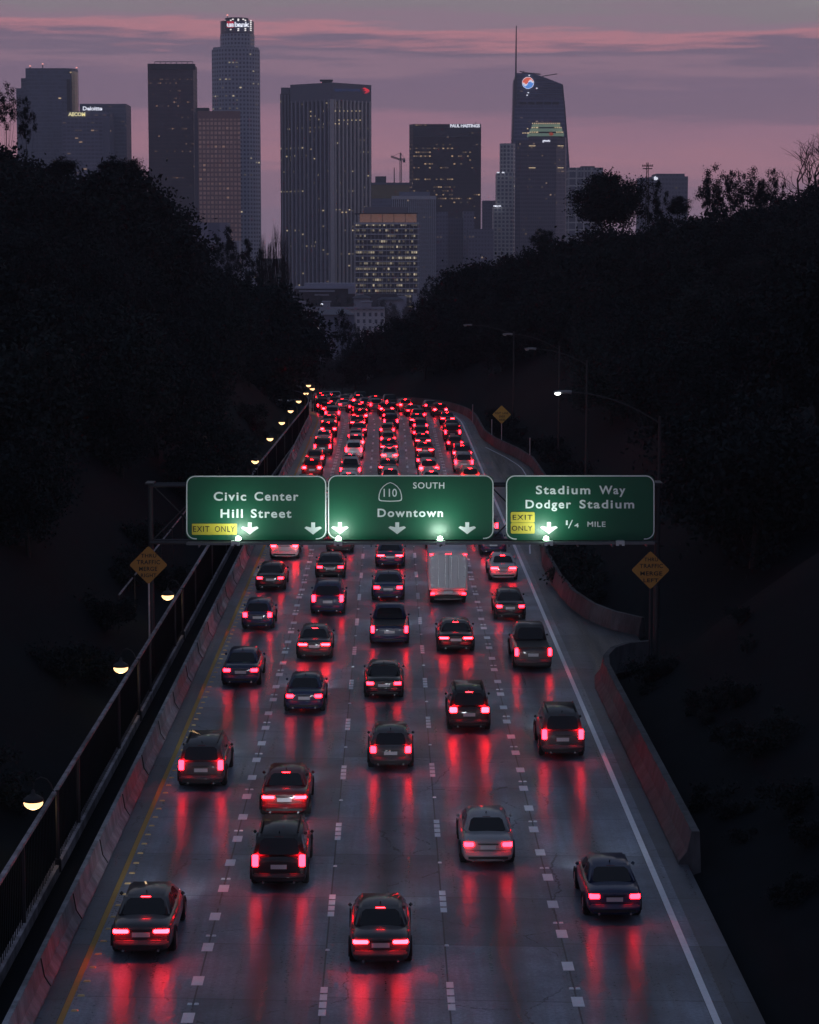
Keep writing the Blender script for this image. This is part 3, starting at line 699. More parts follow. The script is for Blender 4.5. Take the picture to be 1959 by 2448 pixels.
FSET = [(0,3,2,1),(4,5,6,7),(0,1,5,4),(1,2,6,5),(2,3,7,6),(3,0,4,7)]
def vehicle(kind, name, cat, bright=False):
    t = empty(name, (0, 0, 0), 'x', cat, 'vehicles driving away in the lanes')
    tl = tail2 if bright else tail
    if kind == 'sedan':
        L = 4.7; st = [(0, .74, .92), (.05, .82, 1.0), (.35, .87, 1.04), (.9, .9, 1.03), (1.6, .91, 1.0), (2.6, .91, .98), (3.5, .9, .96), (4.1, .87, .86), (4.5, .8, .76), (4.7, .66, .66)]
        cb, ct, zb, zt = (.78, 3.75, .80), (1.45, 2.85, .60), .97, 1.44; tz = .82; tw, th = .30, .14
    elif kind == 'suv':
        L = 4.75; st = [(0, .8, 1.0), (.05, .88, 1.08), (.4, .92, 1.12), (1.2, .93, 1.10), (2.5, .93, 1.08), (3.5, .92, 1.06), (4.2, .89, .98), (4.6, .82, .88), (4.75, .7, .78)]
        cb, ct, zb, zt = (.10, 3.75, .85), (.42, 3.0, .68), 1.06, 1.72; tz = .98; tw, th = .17, .36
    elif kind == 'hatch':
        L = 4.2; st = [(0, .74, .92), (.05, .82, 1.0), (.4, .87, 1.02), (1.2, .89, 1.0), (2.4, .89, .97), (3.1, .87, .93), (3.8, .82, .82), (4.2, .66, .68)]
        cb, ct, zb, zt = (.12, 3.3, .78), (.62, 2.55, .60), .95, 1.48; tz = .86; tw, th = .2, .24
    elif kind == 'pickup':
        L = 5.6; st = [(0, .88, 1.02), (.04, .94, 1.08), (.5, .95, 1.10), (2.2, .96, 1.10), (3.5, .96, 1.08), (4.6, .95, 1.06), (5.3, .9, .98), (5.6, .78, .86)]
        cb, ct, zb, zt = (2.15, 4.5, .86), (2.4, 3.8, .68), 1.06, 1.80; tz = .92; tw, th = .14, .34
    else:
        L = 6.4; st = [(0, .95, .72), (.3, 1.0, .78), (4.4, 1.0, .9), (5.4, .98, 1.25), (6.1, .93, 1.1), (6.4, .8, .95)]
        cb, ct, zb, zt = (4.5, 5.9, .9), (4.5, 5.35, .78), 1.1, 1.95; tz = .62; tw, th = .2, .13
    me = loft(st, .24).mesh('body'); me.shade_smooth(); o = link('body', me, paint, t); md = o.modifiers.new('s', 'SUBSURF'); md.levels = md.render_levels = 1
    v = hull(cb, ct, zb, zt); me = bev(MB().add(v, FSET), .07); link('cabin', me, paint, t)
    rear = (v[0], v[1], v[5], v[4]); front = (v[2], v[3], v[7], v[6]); rs = (v[1], v[2], v[6], v[5]); ls_ = (v[3], v[0], v[4], v[7])
    if kind != 'truck': MB().add(face_panel(rear, .09, .91, .14, .86), [tuple(range(8))]).build('rear_window', cglass, t)
    MB().add(face_panel(front, .07, .93, .1, .88), [tuple(range(8))]).build('windscreen', cglass, t)
    splits = [(.14, .46), (.5, .82)] if kind not in ('truck', 'pickup') else [(.2, .75)]
    if kind == 'suv': splits = [(.06, .28), (.31, .55), (.58, .86)]
    for a, b in splits:
        MB().add(face_panel(rs, a, b, .14, .84), [tuple(range(8))]).build('side_window', cglass, t); MB().add(face_panel(ls_, 1 - b, 1 - a, .14, .84), [tuple(range(8))]).build('side_window', cglass, t)
    W_ = st[1][1]
    if bright: tw, th = (.42, .10) if kind == 'sedan' else (.30, .20)
    MB().box(-W_ * .8, W_ * .8, -.108, -.09, .36, .44).build('bumper_trim', trim, t)
    if kind in ('sedan', 'hatch', 'suv'):
        MB().tube([(-W_ * .72, -.012, .62), (W_ * .72, -.012, .62)], .008, 4).build('boot_seam', trim, t)
        MB().box(-.34, .34, -.02, .0, .82 if kind != 'suv' else .93, .85 if kind != 'suv' else .96).build('boot_handle', trim, t)
        for s_ in (-.5, .5): MB().tube([(s_, -.13, .31), (s_, .05, .31)], .035, 8).build('exhaust_tip', rimm, t)
        MB().tube([(0, ct[0] + .25, zt), (0, ct[0] + .12, zt + .09)], .018, 5).build('roof_aerial', trim, t)
    me = bev(MB().box(-W_ * .96, W_ * .96, -.10, .12, .34, .58), .05); link('rear_bumper', me, paint if kind != 'truck' else trim, t)
    MB().box(-.26, .26, -.006 if kind != 'truck' else -.12, .02, .66 if kind not in ('suv', 'pickup') else .72, .79 if kind not in ('suv', 'pickup') else .86).build('number_plate', plate, t)
    for s in (-1, 1):
        x0, x1 = (W_ - .05 - tw, W_ - .02); a, b = sorted((s * x0, s * x1))
        me = bev(MB().box(a, b, -.035, .16, tz - th / 2, tz + th / 2), .025); link('tail_light', me, tl, t)
    if kind in ('sedan', 'hatch', 'suv'):
        q = [Vector(p) for p in rear]; f_ = lambda a_, b_: (q[0] * (1 - a_) + q[1] * a_) * (1 - b_) + (q[3] * (1 - a_) + q[2] * a_) * b_ + Vector((0, -.018, .012))
        MB().add([f_(.39, .895), f_(.61, .895), f_(.61, .925), f_(.39, .925)], [(0, 1, 2, 3)]).build('high_brake_light', tl if bright else mat('unlit_red_lens', (.10, .006, .008), .3), t)
    wr = .34 if kind in ('sedan', 'hatch') else .39
    for y_ in (.92 if kind != 'pickup' else 1.2, L - .92):
        for s in (-1, 1):
            xo = s * (st[3][1] + .01)
            w = empty('tmp', (0, 0, 0), None, None) if False else None
            mb = MB(); prof = [(0, -.11), (wr * .9, -.11), (wr, -.07), (wr, .07), (wr * .9, .11), (0, .11)]
            mb.lathe(prof, (0, 0, 0), 18); mb.v = [(xo - s * .11 + z_, y_ + x_, wr + y2) for x_, y2, z_ in mb.v]
            wo_ = mb.build('wheel', rub, t, smooth=False)
            mb = MB(); mb.lathe([(0, .0), (wr * .3, .0), (wr * .62, .01)], (0, 0, 0), 14); mb.v = [(xo + s * (z_ + .012), y_ + x_, wr + y2) for x_, y2, z_ in mb.v]; mb.build('rim', rimm, wo_)
            mb = MB(); mb.lathe([(wr * 1.02, -.03), (wr * 1.14, -.03), (wr * 1.14, .012), (wr * 1.02, .012)], (0, 0, 0), 18)
            mb.v = [(xo + z_ * 1, y_ + x_, max(.24, wr + y2)) for x_, y2, z_ in mb.v]; mb.build('wheel_arch', trim, t)
    for s in (-1, 1):
        me = bev(MB().box(*sorted((s * (cb[2] + .06), s * (cb[2] + .17))), cb[1] - .75, cb[1] - .64, zb + .0, zb + .11), .03); link('wing_mirror', me, paint, t)
    for s in (-1, 1): link('headlight', bev(MB().box(*sorted((s * .42, s * .70)), L - .16, L + .015, st[-1][2] - .12, st[-1][2] + .01), .03), headm_, t)
    if kind == 'pickup':
        MB().box(-.78, .78, .1, 2.05, 1.085, 1.14).build('bed_cover', trim, t)
    if kind in ('suv',):
        for s in (-1, 1): MB().tube([(s * .62, .6, zt + .03), (s * .62, 2.8, zt + .03)], .02).build('roof_rail', trim, t)
    if kind == 'truck':
        me = bev(MB().box(-1.08, 1.08, 0, 4.3, .82, 3.0), .03); link('cargo_box', me, mat('white_box_panel', (.62, .63, .66), .5, noise=.05), t)
        MB().box(-.98, .98, -.012, -.004, .95, 2.88).build('roller_door', mat('roller_door_metal', (.5, .51, .54), .5, noise=.04), t)
        for s in (-1, 1): link('tail_light', bev(MB().box(*sorted((s * .86, s * 1.02)), -.03, .01, 2.84, 2.92), .01), tl, t)
        MB().box(-1.0, 1.0, -.3, -.02, .5, .56).build('step', trim, t)
        MB().box(-.008, .008, -.02, -.014, .95, 2.88).build('door_seam', trim, t)
        for x_ in (-.55, -.16, .16, .55): MB().tube([(x_, -.035, .98), (x_, -.035, 2.85)], .014, 5).build('lock_rod', rimm, t)
        for x_ in (-.9, .9):
            for z_ in (1.1, 1.6, 2.1, 2.6): MB().box(x_ - .07, x_ + .07, -.03, -.014, z_, z_ + .05).build('door_hinge', rimm, t)
        for x_ in (-.12, 0, .12): MB().box(x_ - .03, x_ + .03, -.02, -.005, 2.9, 2.93).build('marker_light', tail, t)
    scan_children(t)
    return t
KINDS = {}
for k, nm, ct_ in (('sedan', 'sedan_car', 'car'), ('suv', 'suv_car', 'car'), ('hatch', 'hatchback_car', 'car'), ('pickup', 'pickup_truck', 'pickup'), ('truck', 'box_truck', 'truck')):
    KINDS[k] = [vehicle(k, nm, ct_), False]
KB = {k: [vehicle(k, nm, ct_, True), False] for k, nm, ct_ in (('sedan', 'sedan_car', 'car'), ('suv', 'suv_car', 'car'))}
COLS = [('black', (.012, .012, .014)), ('white', (.55, .56, .58)), ('silver', (.30, .31, .33)), ('dark grey', (.05, .052, .058)), ('dark blue', (.015, .03, .085)), ('dark red', (.14, .012, .014)), ('beige', (.32, .27, .2))]
KN = {'sedan': 'sedan', 'suv': 'utility car', 'hatch': 'hatchback', 'pickup': 'pickup', 'truck': 'box truck'}
ORD = ['', 'first', 'second', 'third', 'fourth', 'fifth', 'sixth', 'seventh', 'eighth', 'ninth', 'tenth', 'eleventh', 'twelfth', 'thirteenth', 'fourteenth', 'fifteenth', 'sixteenth', 'seventeenth', 'eighteenth', 'nineteenth', 'twentieth'] + ['twenty-' + s for s in ('first', 'second', 'third', 'fourth', 'fifth', 'sixth', 'seventh', 'eighth', 'ninth')] + ['thirtieth'] + ['thirty-' + s for s in ('first', 'second', 'third', 'fourth')]
LANES = [('leftmost lane', -6.95), ('second lane from the left', -3.55), ('middle lane', -.1), ('fourth lane from the left', 3.34), ('rightmost lane', 6.78)]
NEAR = [[(62.5, 'sedan', 3), (83, 'suv', 3), (103, 'sedan', 4), (119, 'hatch', 4), (133, 'sedan', 0), (147, 'suv', 1)],
        [(69.5, 'suv', 0), (78.5, 'sedan', 5), (97, 'sedan', 4), (110, 'sedan', 3), (124, 'suv', 4), (138, 'sedan', 0), (150, 'hatch', 3)],
        [(61.5, 'sedan', 3), (86, 'hatch', 3), (100, 'sedan', 0), (114, 'pickup', 4), (129, 'sedan', 4), (143, 'sedan', 4)],
        [(72, 'sedan', 2), (93, 'suv', 0), (112, 'sedan', 0), (128, 'truck', 1), (140, 'sedan', 3), (152, 'suv', 4)],
        [(66, 'sedan', 4), (88, 'suv', 3), (107, 'pickup', 3), (122, 'sedan', 0), (137, 'sedan', 1), (149, 'hatch', 4)]]
bright_set = {(0, 0), (1, 1), (2, 0), (1, 3), (3, 2)}
for li, (ln, u) in enumerate(LANES):
    cars = list(NEAR[li]); z = 158 + rnd.uniform(0, 5)
    while z < (395 if li < 4 else 300):
        cars.append((z, rnd.choices(['sedan', 'suv', 'hatch', 'pickup'], [5, 4, 3, 1])[0], rnd.randrange(7))); z += rnd.uniform(8.2, 12.5) + (1.5 if li in (0, 4) else 0)
    for n_, (z, k, ci) in enumerate(cars):
        if z > 250 and proj(P(u, z, .8))[0] < 762: continue
        src = KB if ((li, n_) in bright_set or (k in KB and rnd.random() < (.3 if z < 155 else .65))) and k in KB else KINDS
        pr, used = src[k]
        t = pr if not used else copy_tree(pr); src[k][1] = True
        cn, cc = COLS[ci]
        uu = u + rnd.uniform(-.22, .22); p = P(uu, z, 0)
        t.scale = (rnd.uniform(.95, 1.04), rnd.uniform(.95, 1.05), rnd.uniform(.96, 1.05)); t.location = (p.x, p.y, p.z); t.rotation_euler = (math.atan(-.058) if z > 330 else (math.atan(-.00083 * (z - 262)) if z > 262 else 0), 0, math.atan(-cslope(z + 2)) + rnd.uniform(-.008, .008))
        for ch in t.children:
            ch.color = (*cc, 1)
        if z < 215:
            lo = bpy.data.objects.new('headlight_beam', beam); COL.objects.link(lo); lo.parent = t; lo.rotation_euler = (R(90 - 5), 0, 0)
            lo.location = (0, {'sedan': 4.7, 'suv': 4.75, 'hatch': 4.2, 'pickup': 5.6, 'truck': 6.4}[k] + .12, .68)
        t['label'] = f"{cn} {KN[k]}, {ORD[n_ + 1]} vehicle from the bottom in the {ln}" if k != 'truck' else 'tall white box truck with red tail lights, fourth from the bottom in the fourth lane'
for D_ in (KINDS, KB):
    for k, (pr, used) in D_.items():
        if not used:
            for ch in list(pr.children_recursive): bpy.data.objects.remove(ch)
            bpy.data.objects.remove(pr)

# ------------------------------------------------------------------ skyline
def tower_part(name, foot, ytop, D0, zb, m, parent, cap=None, top=None):
    """foot: [(px, depth)...] in order round the plan, ytop: pixel row of the top at depth D0. UV in metres round the walls."""
    zt = W(979, ytop, D0).z if top is None else top
    pl = [W(px, 700, d) for px, d in foot]; n = len(pl); off = parent.location
    a2 = sum(pl[i].x * pl[(i+1) % n].y - pl[(i+1) % n].x * pl[i].y for i in range(n))
    if a2 < 0: pl.reverse()
    me = bpy.data.meshes.new(name)
    vs = [(p.x - off.x, p.y - off.y, zb - off.z) for p in pl] + [(p.x - off.x, p.y - off.y, zt - off.z) for p in pl]
    fs = [(i, (i+1) % n, (i+1) % n + n, i + n) for i in range(n)] + [tuple(range(n, 2*n))]
    me.from_pydata(vs, [], fs); ul = me.uv_layers.new(name='UVMap'); cum = [0]
    for i in range(n): cum.append(cum[-1] + (pl[(i+1) % n] - pl[i]).xy.length)
    for pi, poly in enumerate(me.polygons):
        for k, l in enumerate(poly.loop_indices):
            if pi < n: ul.data[l].uv = (cum[pi] if k in (0, 3) else cum[pi + 1], 0 if k < 2 else zt - zb)
            else: ul.data[l].uv = (-.001, -.001)
    o = link(name, me, m, parent)
    if cap:
        me.materials.append(cap); me.polygons[-1].material_index = 1
    return o, zt
def rectfoot(x0, x1, D, deep=45): return [(x0, D), (x1, D), (x1 - (x1 - 933) * deep / D, D + deep), (x0 - (x0 - 933) * deep / D, D + deep)]
roofm = mat('dark_flat_roof', (.05, .05, .055), .9)
GZ = -26
def bld(name, px, D, label, cat='skyscraper'): p = W(px, 700, D); return empty(name, (p.x, p.y, GZ), label, cat)
def rib_set(parent, a, b, n, zb, zt, w, d, m, name='facade_rib'):
    """n vertical fins standing proud of the wall from plan point a to b"""
    A, B = W(*a[:1], 700, a[1]), W(*b[:1], 700, b[1]); dr = (B - A); dr.z = 0; L_ = dr.length; dr.normalize(); nr = Vector((dr.y, -dr.x, 0))
    if nr.y > 0: nr = -nr
    for k in range(n):
        p = A + dr * (L_ * (k + .5) / n); mb = MB(); h = dr * (w / 2)
        q = [p - h + nr * .02, p + h + nr * .02, p + h + nr * d, p - h + nr * d]
        mb.add([(v.x, v.y, zb) for v in q] + [(v.x, v.y, zt) for v in q], FSET); mb.build(name, m, parent)
def band_set(parent, x0, x1, D, ys_, hgt, d, m, name='floor_band'):
    for y_ in ys_:
        a, b = W(x0, y_, D), W(x1, y_, D); MB().box(a.x - .2, b.x + .2, D - d, D - .02, a.z - hgt / 2, a.z + hgt / 2).build(name, m, parent)
white_e = mat('lit_white_letters', (.8, .8, .85), .5, emit=(.85, .88, 1), es=1.0)
cream_e = mat('lit_cream_letters', (.8, .75, .5), .5, emit=(1, .88, .45), es=.75)
red_e = mat('lit_red_emblem', (.7, .05, .06), .5, emit=(1, .035, .06), es=.75)
blue_e = mat('lit_blue_emblem', (.1, .3, .7), .5, emit=(.12, .32, .85), es=.9)
orng_e = mat('lit_red_half', (.8, .2, .1), .5, emit=(1, .17, .10), es=.8)
beacon = mat('beacon_light', (.8, .4, .4), .5, emit=(1, .35, .3), es=1.5)
winw = mat('warm_window_glow', (.7, .6, .4), .5, emit=(1, .74, .42), es=.8)

# two glass towers far left
b = bld('glass_office_tower', 140, 2500, 'tall blue glass tower with a rounded bright corner at the far left')
fa = facade('blue_glass_facade', (.075, .085, .12), (.05, .065, .10), 3.2, 4.0, .92, .8, .004, .05, seed=1, rough=.3)
cur = [(71, 2500), (168, 2500), (179, 2502), (188, 2507), (194, 2516), (196, 2530), (194, 2560), (76, 2560)]
o, zt = tower_part('tower_wall', cur, 163, 2500, GZ, fa, b, roofm)
o, _ = tower_part('side_wing', [(60, 2512), (71, 2512), (71, 2550), (62, 2550)], 187, 2512, GZ, fa, b, roofm)
o, _ = tower_part('lower_wing', [(48, 2518), (60, 2518), (62, 2550), (50, 2550)], 211, 2518, GZ, fa, b, roofm)
cm = mat('corner_glint_cladding', (.36, .29, .24), .3, metal=.5)
o, _ = tower_part('corner_glint_bay', [(180, 2500), (187, 2503.5), (193, 2511), (195, 2520), (193, 2520), (180, 2502)], 170, 2500, GZ, facade('corner_glint_facade', (.26, .22, .17), (.33, .27, .20), 2.5, 4.2, .7, .5, .0, 0, seed=2, rough=.3, wallrough=.35, metal=.4), b)  # gold sunset reflection put into the corner's own colour
o, _ = tower_part('recess_shade_strip', [(168, 2499.6), (176, 2499.6), (176, 2500.4), (168, 2500.4)], 190, 2499.6, GZ, mat('recess_shade_dark', (.02, .022, .03), .4), b)  # dark strip proud of the wall imitates a recess's shade
for bx, by in ((72, 158), (102, 153), (183, 162)):
    p = W(bx, by, 2510); MB().tube([(p.x, 2510, zt), (p.x, 2510, p.z)], .5, 5).build('roof_mast', fd, b)
    MB().lathe([(0, 1.2), (.9, .6), (.9, 0), (0, -.6)], (p.x, 2510, p.z), 6).build('beacon', beacon, b)
b = bld('stepped_office_building', 250, 2420, 'wide blue office block with two lit company names, left of the dark tower')
fb = facade('slate_glass_facade', (.07, .078, .11), (.045, .055, .085), 3.4, 4.0, .9, .62, .006, .35, litcol=(1, .62, .35), ls=.45, seed=4, rough=.35)
fb2 = facade('slate_glass_facade_front', (.085, .09, .13), (.05, .058, .09), 4.2, 4.0, .8, .55, .01, .35, litcol=(1, .62, .35), ls=.45, seed=9, rough=.35)
tower_part('rear_block', rectfoot(198, 308, 2450), 248, 2450, GZ, fb, b, roofm)
tower_part('front_block', rectfoot(156, 268, 2400, 40), 266, 2400, GZ, fb2, b, roofm)
tower_part('middle_pier', rectfoot(253, 268, 2396, 3.9), 282, 2396, GZ, mat('pier_cladding', (0.190, 0.199, 0.285), .5), b)
text_px('company_name', 'Deloitte', 198, 244.5, 254, 263.5, 2399, white_e, b, .035, 1.0)
text_px('company_name', 'AECOM', 163, 204, 268, 277, 2398.5, cream_e, b, .05, .98)
# dark slab tower + bronze tower
b = bld('dark_slab_tower', 413, 2480, 'tall near-black slab tower with rows of dim amber windows')
fdk = facade('black_tower_facade', (.034, .020, .030), (.022, .013, .022), 2.1, 4.05, .75, .6, .012, .55, litcol=(1, .55, .34), ls=.42, seed=12, rough=.4)
o, zt = tower_part('tower_wall', rectfoot(360, 467.5, 2480, 50), 152, 2480, GZ, fdk, b, roofm)
MB().box(W(360, 152, 2479).x, W(467, 152, 2479).x, 2478.6, 2479.8, zt - 6.5, zt - .3).build('parapet', mat('parapet_dark', (.025, .02, .03), .6), b)
mb = MB(); a, c = W(370, 147, 2490), W(461, 147, 2490)
mb.tube([(a.x, 2490, a.z), (c.x, 2490, c.z)], .45, 4)
for k in range(8): x_ = a.x + (c.x - a.x) * k / 7; mb.tube([(x_, 2490, zt), (x_, 2490, a.z)], .35, 4)
mb.build('roof_railing', mat('pale_railing', (.3, .28, .3), .6), b)
b = bld('bronze_tower', 520, 2440, 'bronze coloured square tower with a grid of warm reflecting windows')
fbz = facade('bronze_grid_facade', (.12, .08, .08), (.30, .205, .17), 4.15, 4.9, .66, .62, .03, .25, litcol=(1, .55, .3), ls=.22, seed=21, rough=.28, wallrough=.4, metal=.7)
o, zt = tower_part('tower_wall', [(478, 2440), (578, 2440), (577, 2480), (480, 2480)], 265, 2440, GZ, fbz, b, roofm)
tower_part('top_band', [(477, 2439.6), (578.5, 2439.6), (578.5, 2439.98), (477, 2439.98)], 265.5, 2440, W(500, 283, 2440).z, mat('bronze_cladding', (0.323, 0.190, 0.190), .4, metal=.3), b)
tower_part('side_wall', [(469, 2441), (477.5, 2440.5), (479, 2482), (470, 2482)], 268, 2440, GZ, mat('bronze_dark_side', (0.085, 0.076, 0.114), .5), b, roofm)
p = W(484, 260, 2460); MB().box(p.x - 7, p.x + 7, 2455, 2470, zt, p.z + 1).build('roof_plant', roofm, b)
# the crowned round tower
b = bld('crowned_round_tower', 569, 2750, 'tallest round tower with an illuminated crown and lit lettering')
fr = facade('pale_granite_facade', (.17, .18, .22), (.026, .034, .07), 4.3, 4.9, .55, .5, .018, .22, litcol=(1, .82, .5), ls=1.0, seed=33, rough=.25)
def ring(cx, w, D, n=20, ph=0):
    r = w / 2 / F * D; out = []
    for k in range(n):
        t = 2 * math.pi * k / n + ph; x_ = (cx - 933) / F * D + r * math.cos(t); y_ = D + r + r * math.sin(t); out.append((x_ / y_ * F + 933, y_))
    return out
def stepped(cx, w, D, cut=.22):
    h = w / 2; d = w / F * D
    return [(cx - h, D + d * cut), (cx - h + w * cut * .45, D + d * cut * .45), (cx - h + w * cut, D), (cx + h - w * cut, D), (cx + h - w * cut * .45, D + d * cut * .45), (cx + h, D + d * cut), (cx + h, D + d * .75), (cx, D + d), (cx - h, D + d * .75)]
tower_part('lower_shaft', stepped(569, 114, 2735, .25), 116, 2735, GZ, fr, b, roofm)
tower_part('shoulder', stepped(569, 108, 2737, .25), 111, 2737, GZ, fr, b, roofm)
tower_part('upper_shaft', ring(570, 82, 2750), 79, 2750, GZ, fr, b, roofm)
cw = mat('crown_glass', (0.057, 0.063, 0.114), .25)
o, zc_ = tower_part('crown', ring(570, 80, 2752, 24), 47.5, 2752, W(570, 80, 2752).z, cw, b, roofm)
o, _ = tower_part('crown_lid', ring(570, 56, 2758, 24), 41, 2758, W(570, 49, 2758).z, mat('crown_lid_dark', (.03, .03, .045), .6), b, roofm)
lampw = mat('crown_light', (.9, .9, .9), .4, emit=(1, .93, .9), es=1.1)
for cx_, n_ in ((539, 6), (552, 0), (570, 0), (587, 0), (600, 6)):
    ysl = [49 + k * 4.6 for k in range(6)] if n_ else ([48, 70] if cx_ < 560 else [48, 68, 72])
    dd = 2752 + 20.2 - math.sqrt(max(0, 20.2 ** 2 - ((cx_ - 570) * 2752 / F) ** 2)) - 1.2
    for y_ in ysl:
        p = W(cx_, y_, dd); MB().lathe([(0, .8), (.9, .6), (1.1, 0), (.9, -.6), (0, -.8)], p, 8).build('crown_lamp', lampw, b)
for cx_ in (557, 570, 582):
    p = W(cx_, 45.5, 2757); MB().lathe([(0, .8), (1.1, .5), (1.2, 0), (1.1, -.5), (0, -.8)], p, 8).build('crown_lamp', lampw, b)
shape_px([(542.5, 50), (559, 50), (559, 65), (542.5, 65)], 2749.6, 'red_square', mat('dull_red_lit_panel', (.4, .03, .05), .5, emit=(.5, .02, .04), es=.8), b, th=.5)
text_px('company_name', 'us', 542.5, 559.5, 51.8, 63.8, 2748.5, white_e, b, .05, .95)
text_px('company_name', 'bank', 561, 597.5, 51.8, 63.8, 2748.5, white_e, b, .05, .95)
p = W(544, 35.5, 2770); MB().lathe([(0, 1), (1.1, .4), (1.1, -.4), (0, -1)], p, 8).build('beacon', beacon, b); MB().tube([(p.x, p.y, p.z), (p.x + .5, p.y, zc_)], .3, 4).build('mast', fd, b)
# ribbed tower with corner view
b = bld('ribbed_tower', 780, 2300, 'broad grey tower with tall vertical ribs and a red emblem at its top right')
wall_r = facade('ribbed_tower_glass', (.022, .024, .036), (.014, .016, .026), 2.4, 3.95, .9, .5, .006, .5, litcol=(1, .78, .48), ls=.9, seed=41, rough=.3)
ribm = mat('pale_rib_cladding', (.68, .64, .66), .5); ribs = mat('rib_cladding_painted_shade', (.38, .38, .47), .55)  # left-face and wing ribs: same cladding, shade put into the colour
fl = [(697, 2322), (796, 2290), (889, 2325), (886, 2385), (790, 2400), (700, 2380)]
o, zt = tower_part('tower_wall', fl, 240, 2290, GZ, wall_r, b, roofm)
head = mat('tower_head_cladding', (0.190, 0.190, 0.257), .6)
o, zt2 = tower_part('tower_head', [(x, d - (2 if d < 2350 else 0)) for x, d in fl], 197, 2290, W(796, 241, 2290).z, head, b, roofm)
tower_part('side_wing', [(673, 2332), (696, 2332), (700, 2375), (678, 2375)], 224, 2332, GZ, wall_r, b, roofm)
tower_part('wing_head', [(675, 2333), (696, 2333), (700, 2375), (680, 2375)], 209, 2333, W(680, 225, 2333).z, head, b, roofm)
zb_, zt_ = GZ, W(796, 237, 2290).z
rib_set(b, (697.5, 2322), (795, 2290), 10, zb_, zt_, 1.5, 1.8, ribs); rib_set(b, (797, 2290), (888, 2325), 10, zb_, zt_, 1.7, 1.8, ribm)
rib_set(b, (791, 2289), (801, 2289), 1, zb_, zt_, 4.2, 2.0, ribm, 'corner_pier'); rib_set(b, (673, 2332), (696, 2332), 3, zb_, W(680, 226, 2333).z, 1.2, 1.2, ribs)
p = W(782, 193.5, 2320); MB().box(p.x - 5, p.x + 5, 2315, 2325, zt2, p.z).box(p.x - 7, p.x + 6, 2314, 2326, p.z, p.z + 1.2).build('helipad', roofm, b)
for y_, xs_ in ((264.8, (802, 812, 822, 831, 841, 851, 860)), (286.7, (811, 822, 831, 841, 851, 861)), (295.5, (802, 811, 831)), (501, (803, 812, 836)), (507, (819, 828))):
    for x_ in xs_:
        d_ = 2287.8 + (x_ - 796) / 93 * 35; a, c = W(x_ - 1.7, y_ - .9, d_), W(x_ + 1.7, y_ + .9, d_); MB().box(a.x, c.x, d_, d_ + .5, c.z, a.z).build('lit_window', winw, b)
for x_, y_ in ((744, 266), (744, 277), (775, 265), (775, 296), (755, 277), (745, 356), (752, 379)):
    d_ = 2287.5 + (796 - x_) / 99 * 32; a, c = W(x_ - 1.7, y_ - .9, d_), W(x_ + 1.7, y_ + .9, d_); MB().box(a.x, c.x, d_, d_ + .5, c.z, a.z).build('lit_window', winw, b)
# lettering and emblem lie on the right face of the head
def face_text(s, x0, x1, yt, yb_, m, nm):
    vs, fs = text_geo(s, .02, 1.0); a, c = min(p.x for p in vs), max(p.x for p in vs); lo, hi = caph(.02); out = []
    for p in vs:
        px = x0 + (p.x - a) / (c - a) * (x1 - x0); d = 2287.4 + (px - 796) / 93 * 35; out.append(W(px, yb_ - (p.y - lo) / (hi - lo) * (yb_ - yt), d))
    MB().add(out, fs).build(nm, m, b)
face_text('Bank of America', 801, 862, 210, 218, mat('blue_letters_added_glow', (.04, .07, .20), .5, emit=(.03, .06, .2), es=.35), 'company_name')  # faint glow added to letters that are not lit
for k, sh in enumerate([[(866, 211), (873, 209), (884, 215), (881, 217.5), (872, 212.5)], [(868, 217), (875, 213.5), (880, 218), (874, 222.5), (871, 223), (877, 218), (873, 216.5)], [(874, 224), (878, 220.5), (884, 216.5), (883, 219)]]):
    q = [W(x, y, 2287.0 + (x - 796) / 93 * 35) for x, y in sh]; MB().add(q, [tuple(range(len(q)))]).build('flag_emblem', red_e, b)
# building behind with the ochre floor
b = bld('yellow_topped_building', 930, 2850, 'low building with a faint ochre upper storey between the ribbed tower and crane')
tower_part('wall', rectfoot(880, 990, 2850), 474, 2850, GZ, facade('mid_block_facade', (.10, .10, .14), (.07, .07, .11), 5, 4.5, .8, .4, .02, .8, litcol=(.9, .85, 1), ls=.8, seed=51), b, roofm)
tower_part('upper_storey', rectfoot(880, 990, 2852), 440, 2852, W(900, 474, 2850).z, mat('ochre_band', (0.380, 0.285, 0.123), .7), b, roofm)
tower_part('parapet', rectfoot(879, 991, 2851), 436, 2851, W(900, 441, 2852).z, mat('parapet_grey', (0.228, 0.228, 0.304), .7), b, roofm)
tower_part('roof_plant', rectfoot(898, 924, 2860, 20), 421, 2860, W(900, 437, 2852).z, mat('plant_grey', (.08, .08, .11), .7), b, roofm)
# crane
b = bld('tower_crane', 958, 2800, 'thin tower crane with its jib pointing left above the roofs', 'crane')
cr = mat('crane_steel', (.14, .11, .12), .6)
def lattice(mb, a, c, w, n):
    a, c = Vector(a), Vector(c); d = (c - a); up_ = Vector((1, 0, 0)) if abs(d.x) < abs(d.z) else Vector((0, 0, 1))
    for s in (-1, 1): mb.tube([a + up_ * w * s, c + up_ * w * s], .42, 4)
    for k in range(n):
        s = 1 if k % 2 else -1; mb.tube([a + d * (k / n) + up_ * w * s, a + d * ((k + 1) / n) - up_ * w * s], .28, 4)
mb = MB(); lattice(mb, W(958.5, 436, 2800), W(958.5, 382, 2800), 1.0, 12); mb.build('mast', cr, b)
mb = MB(); lattice(mb, W(957, 381, 2800), W(935, 373.5, 2800), .8, 10); mb.tube([W(958, 365, 2800), W(938, 373, 2800)], .2, 4); mb.build('jib', cr, b)
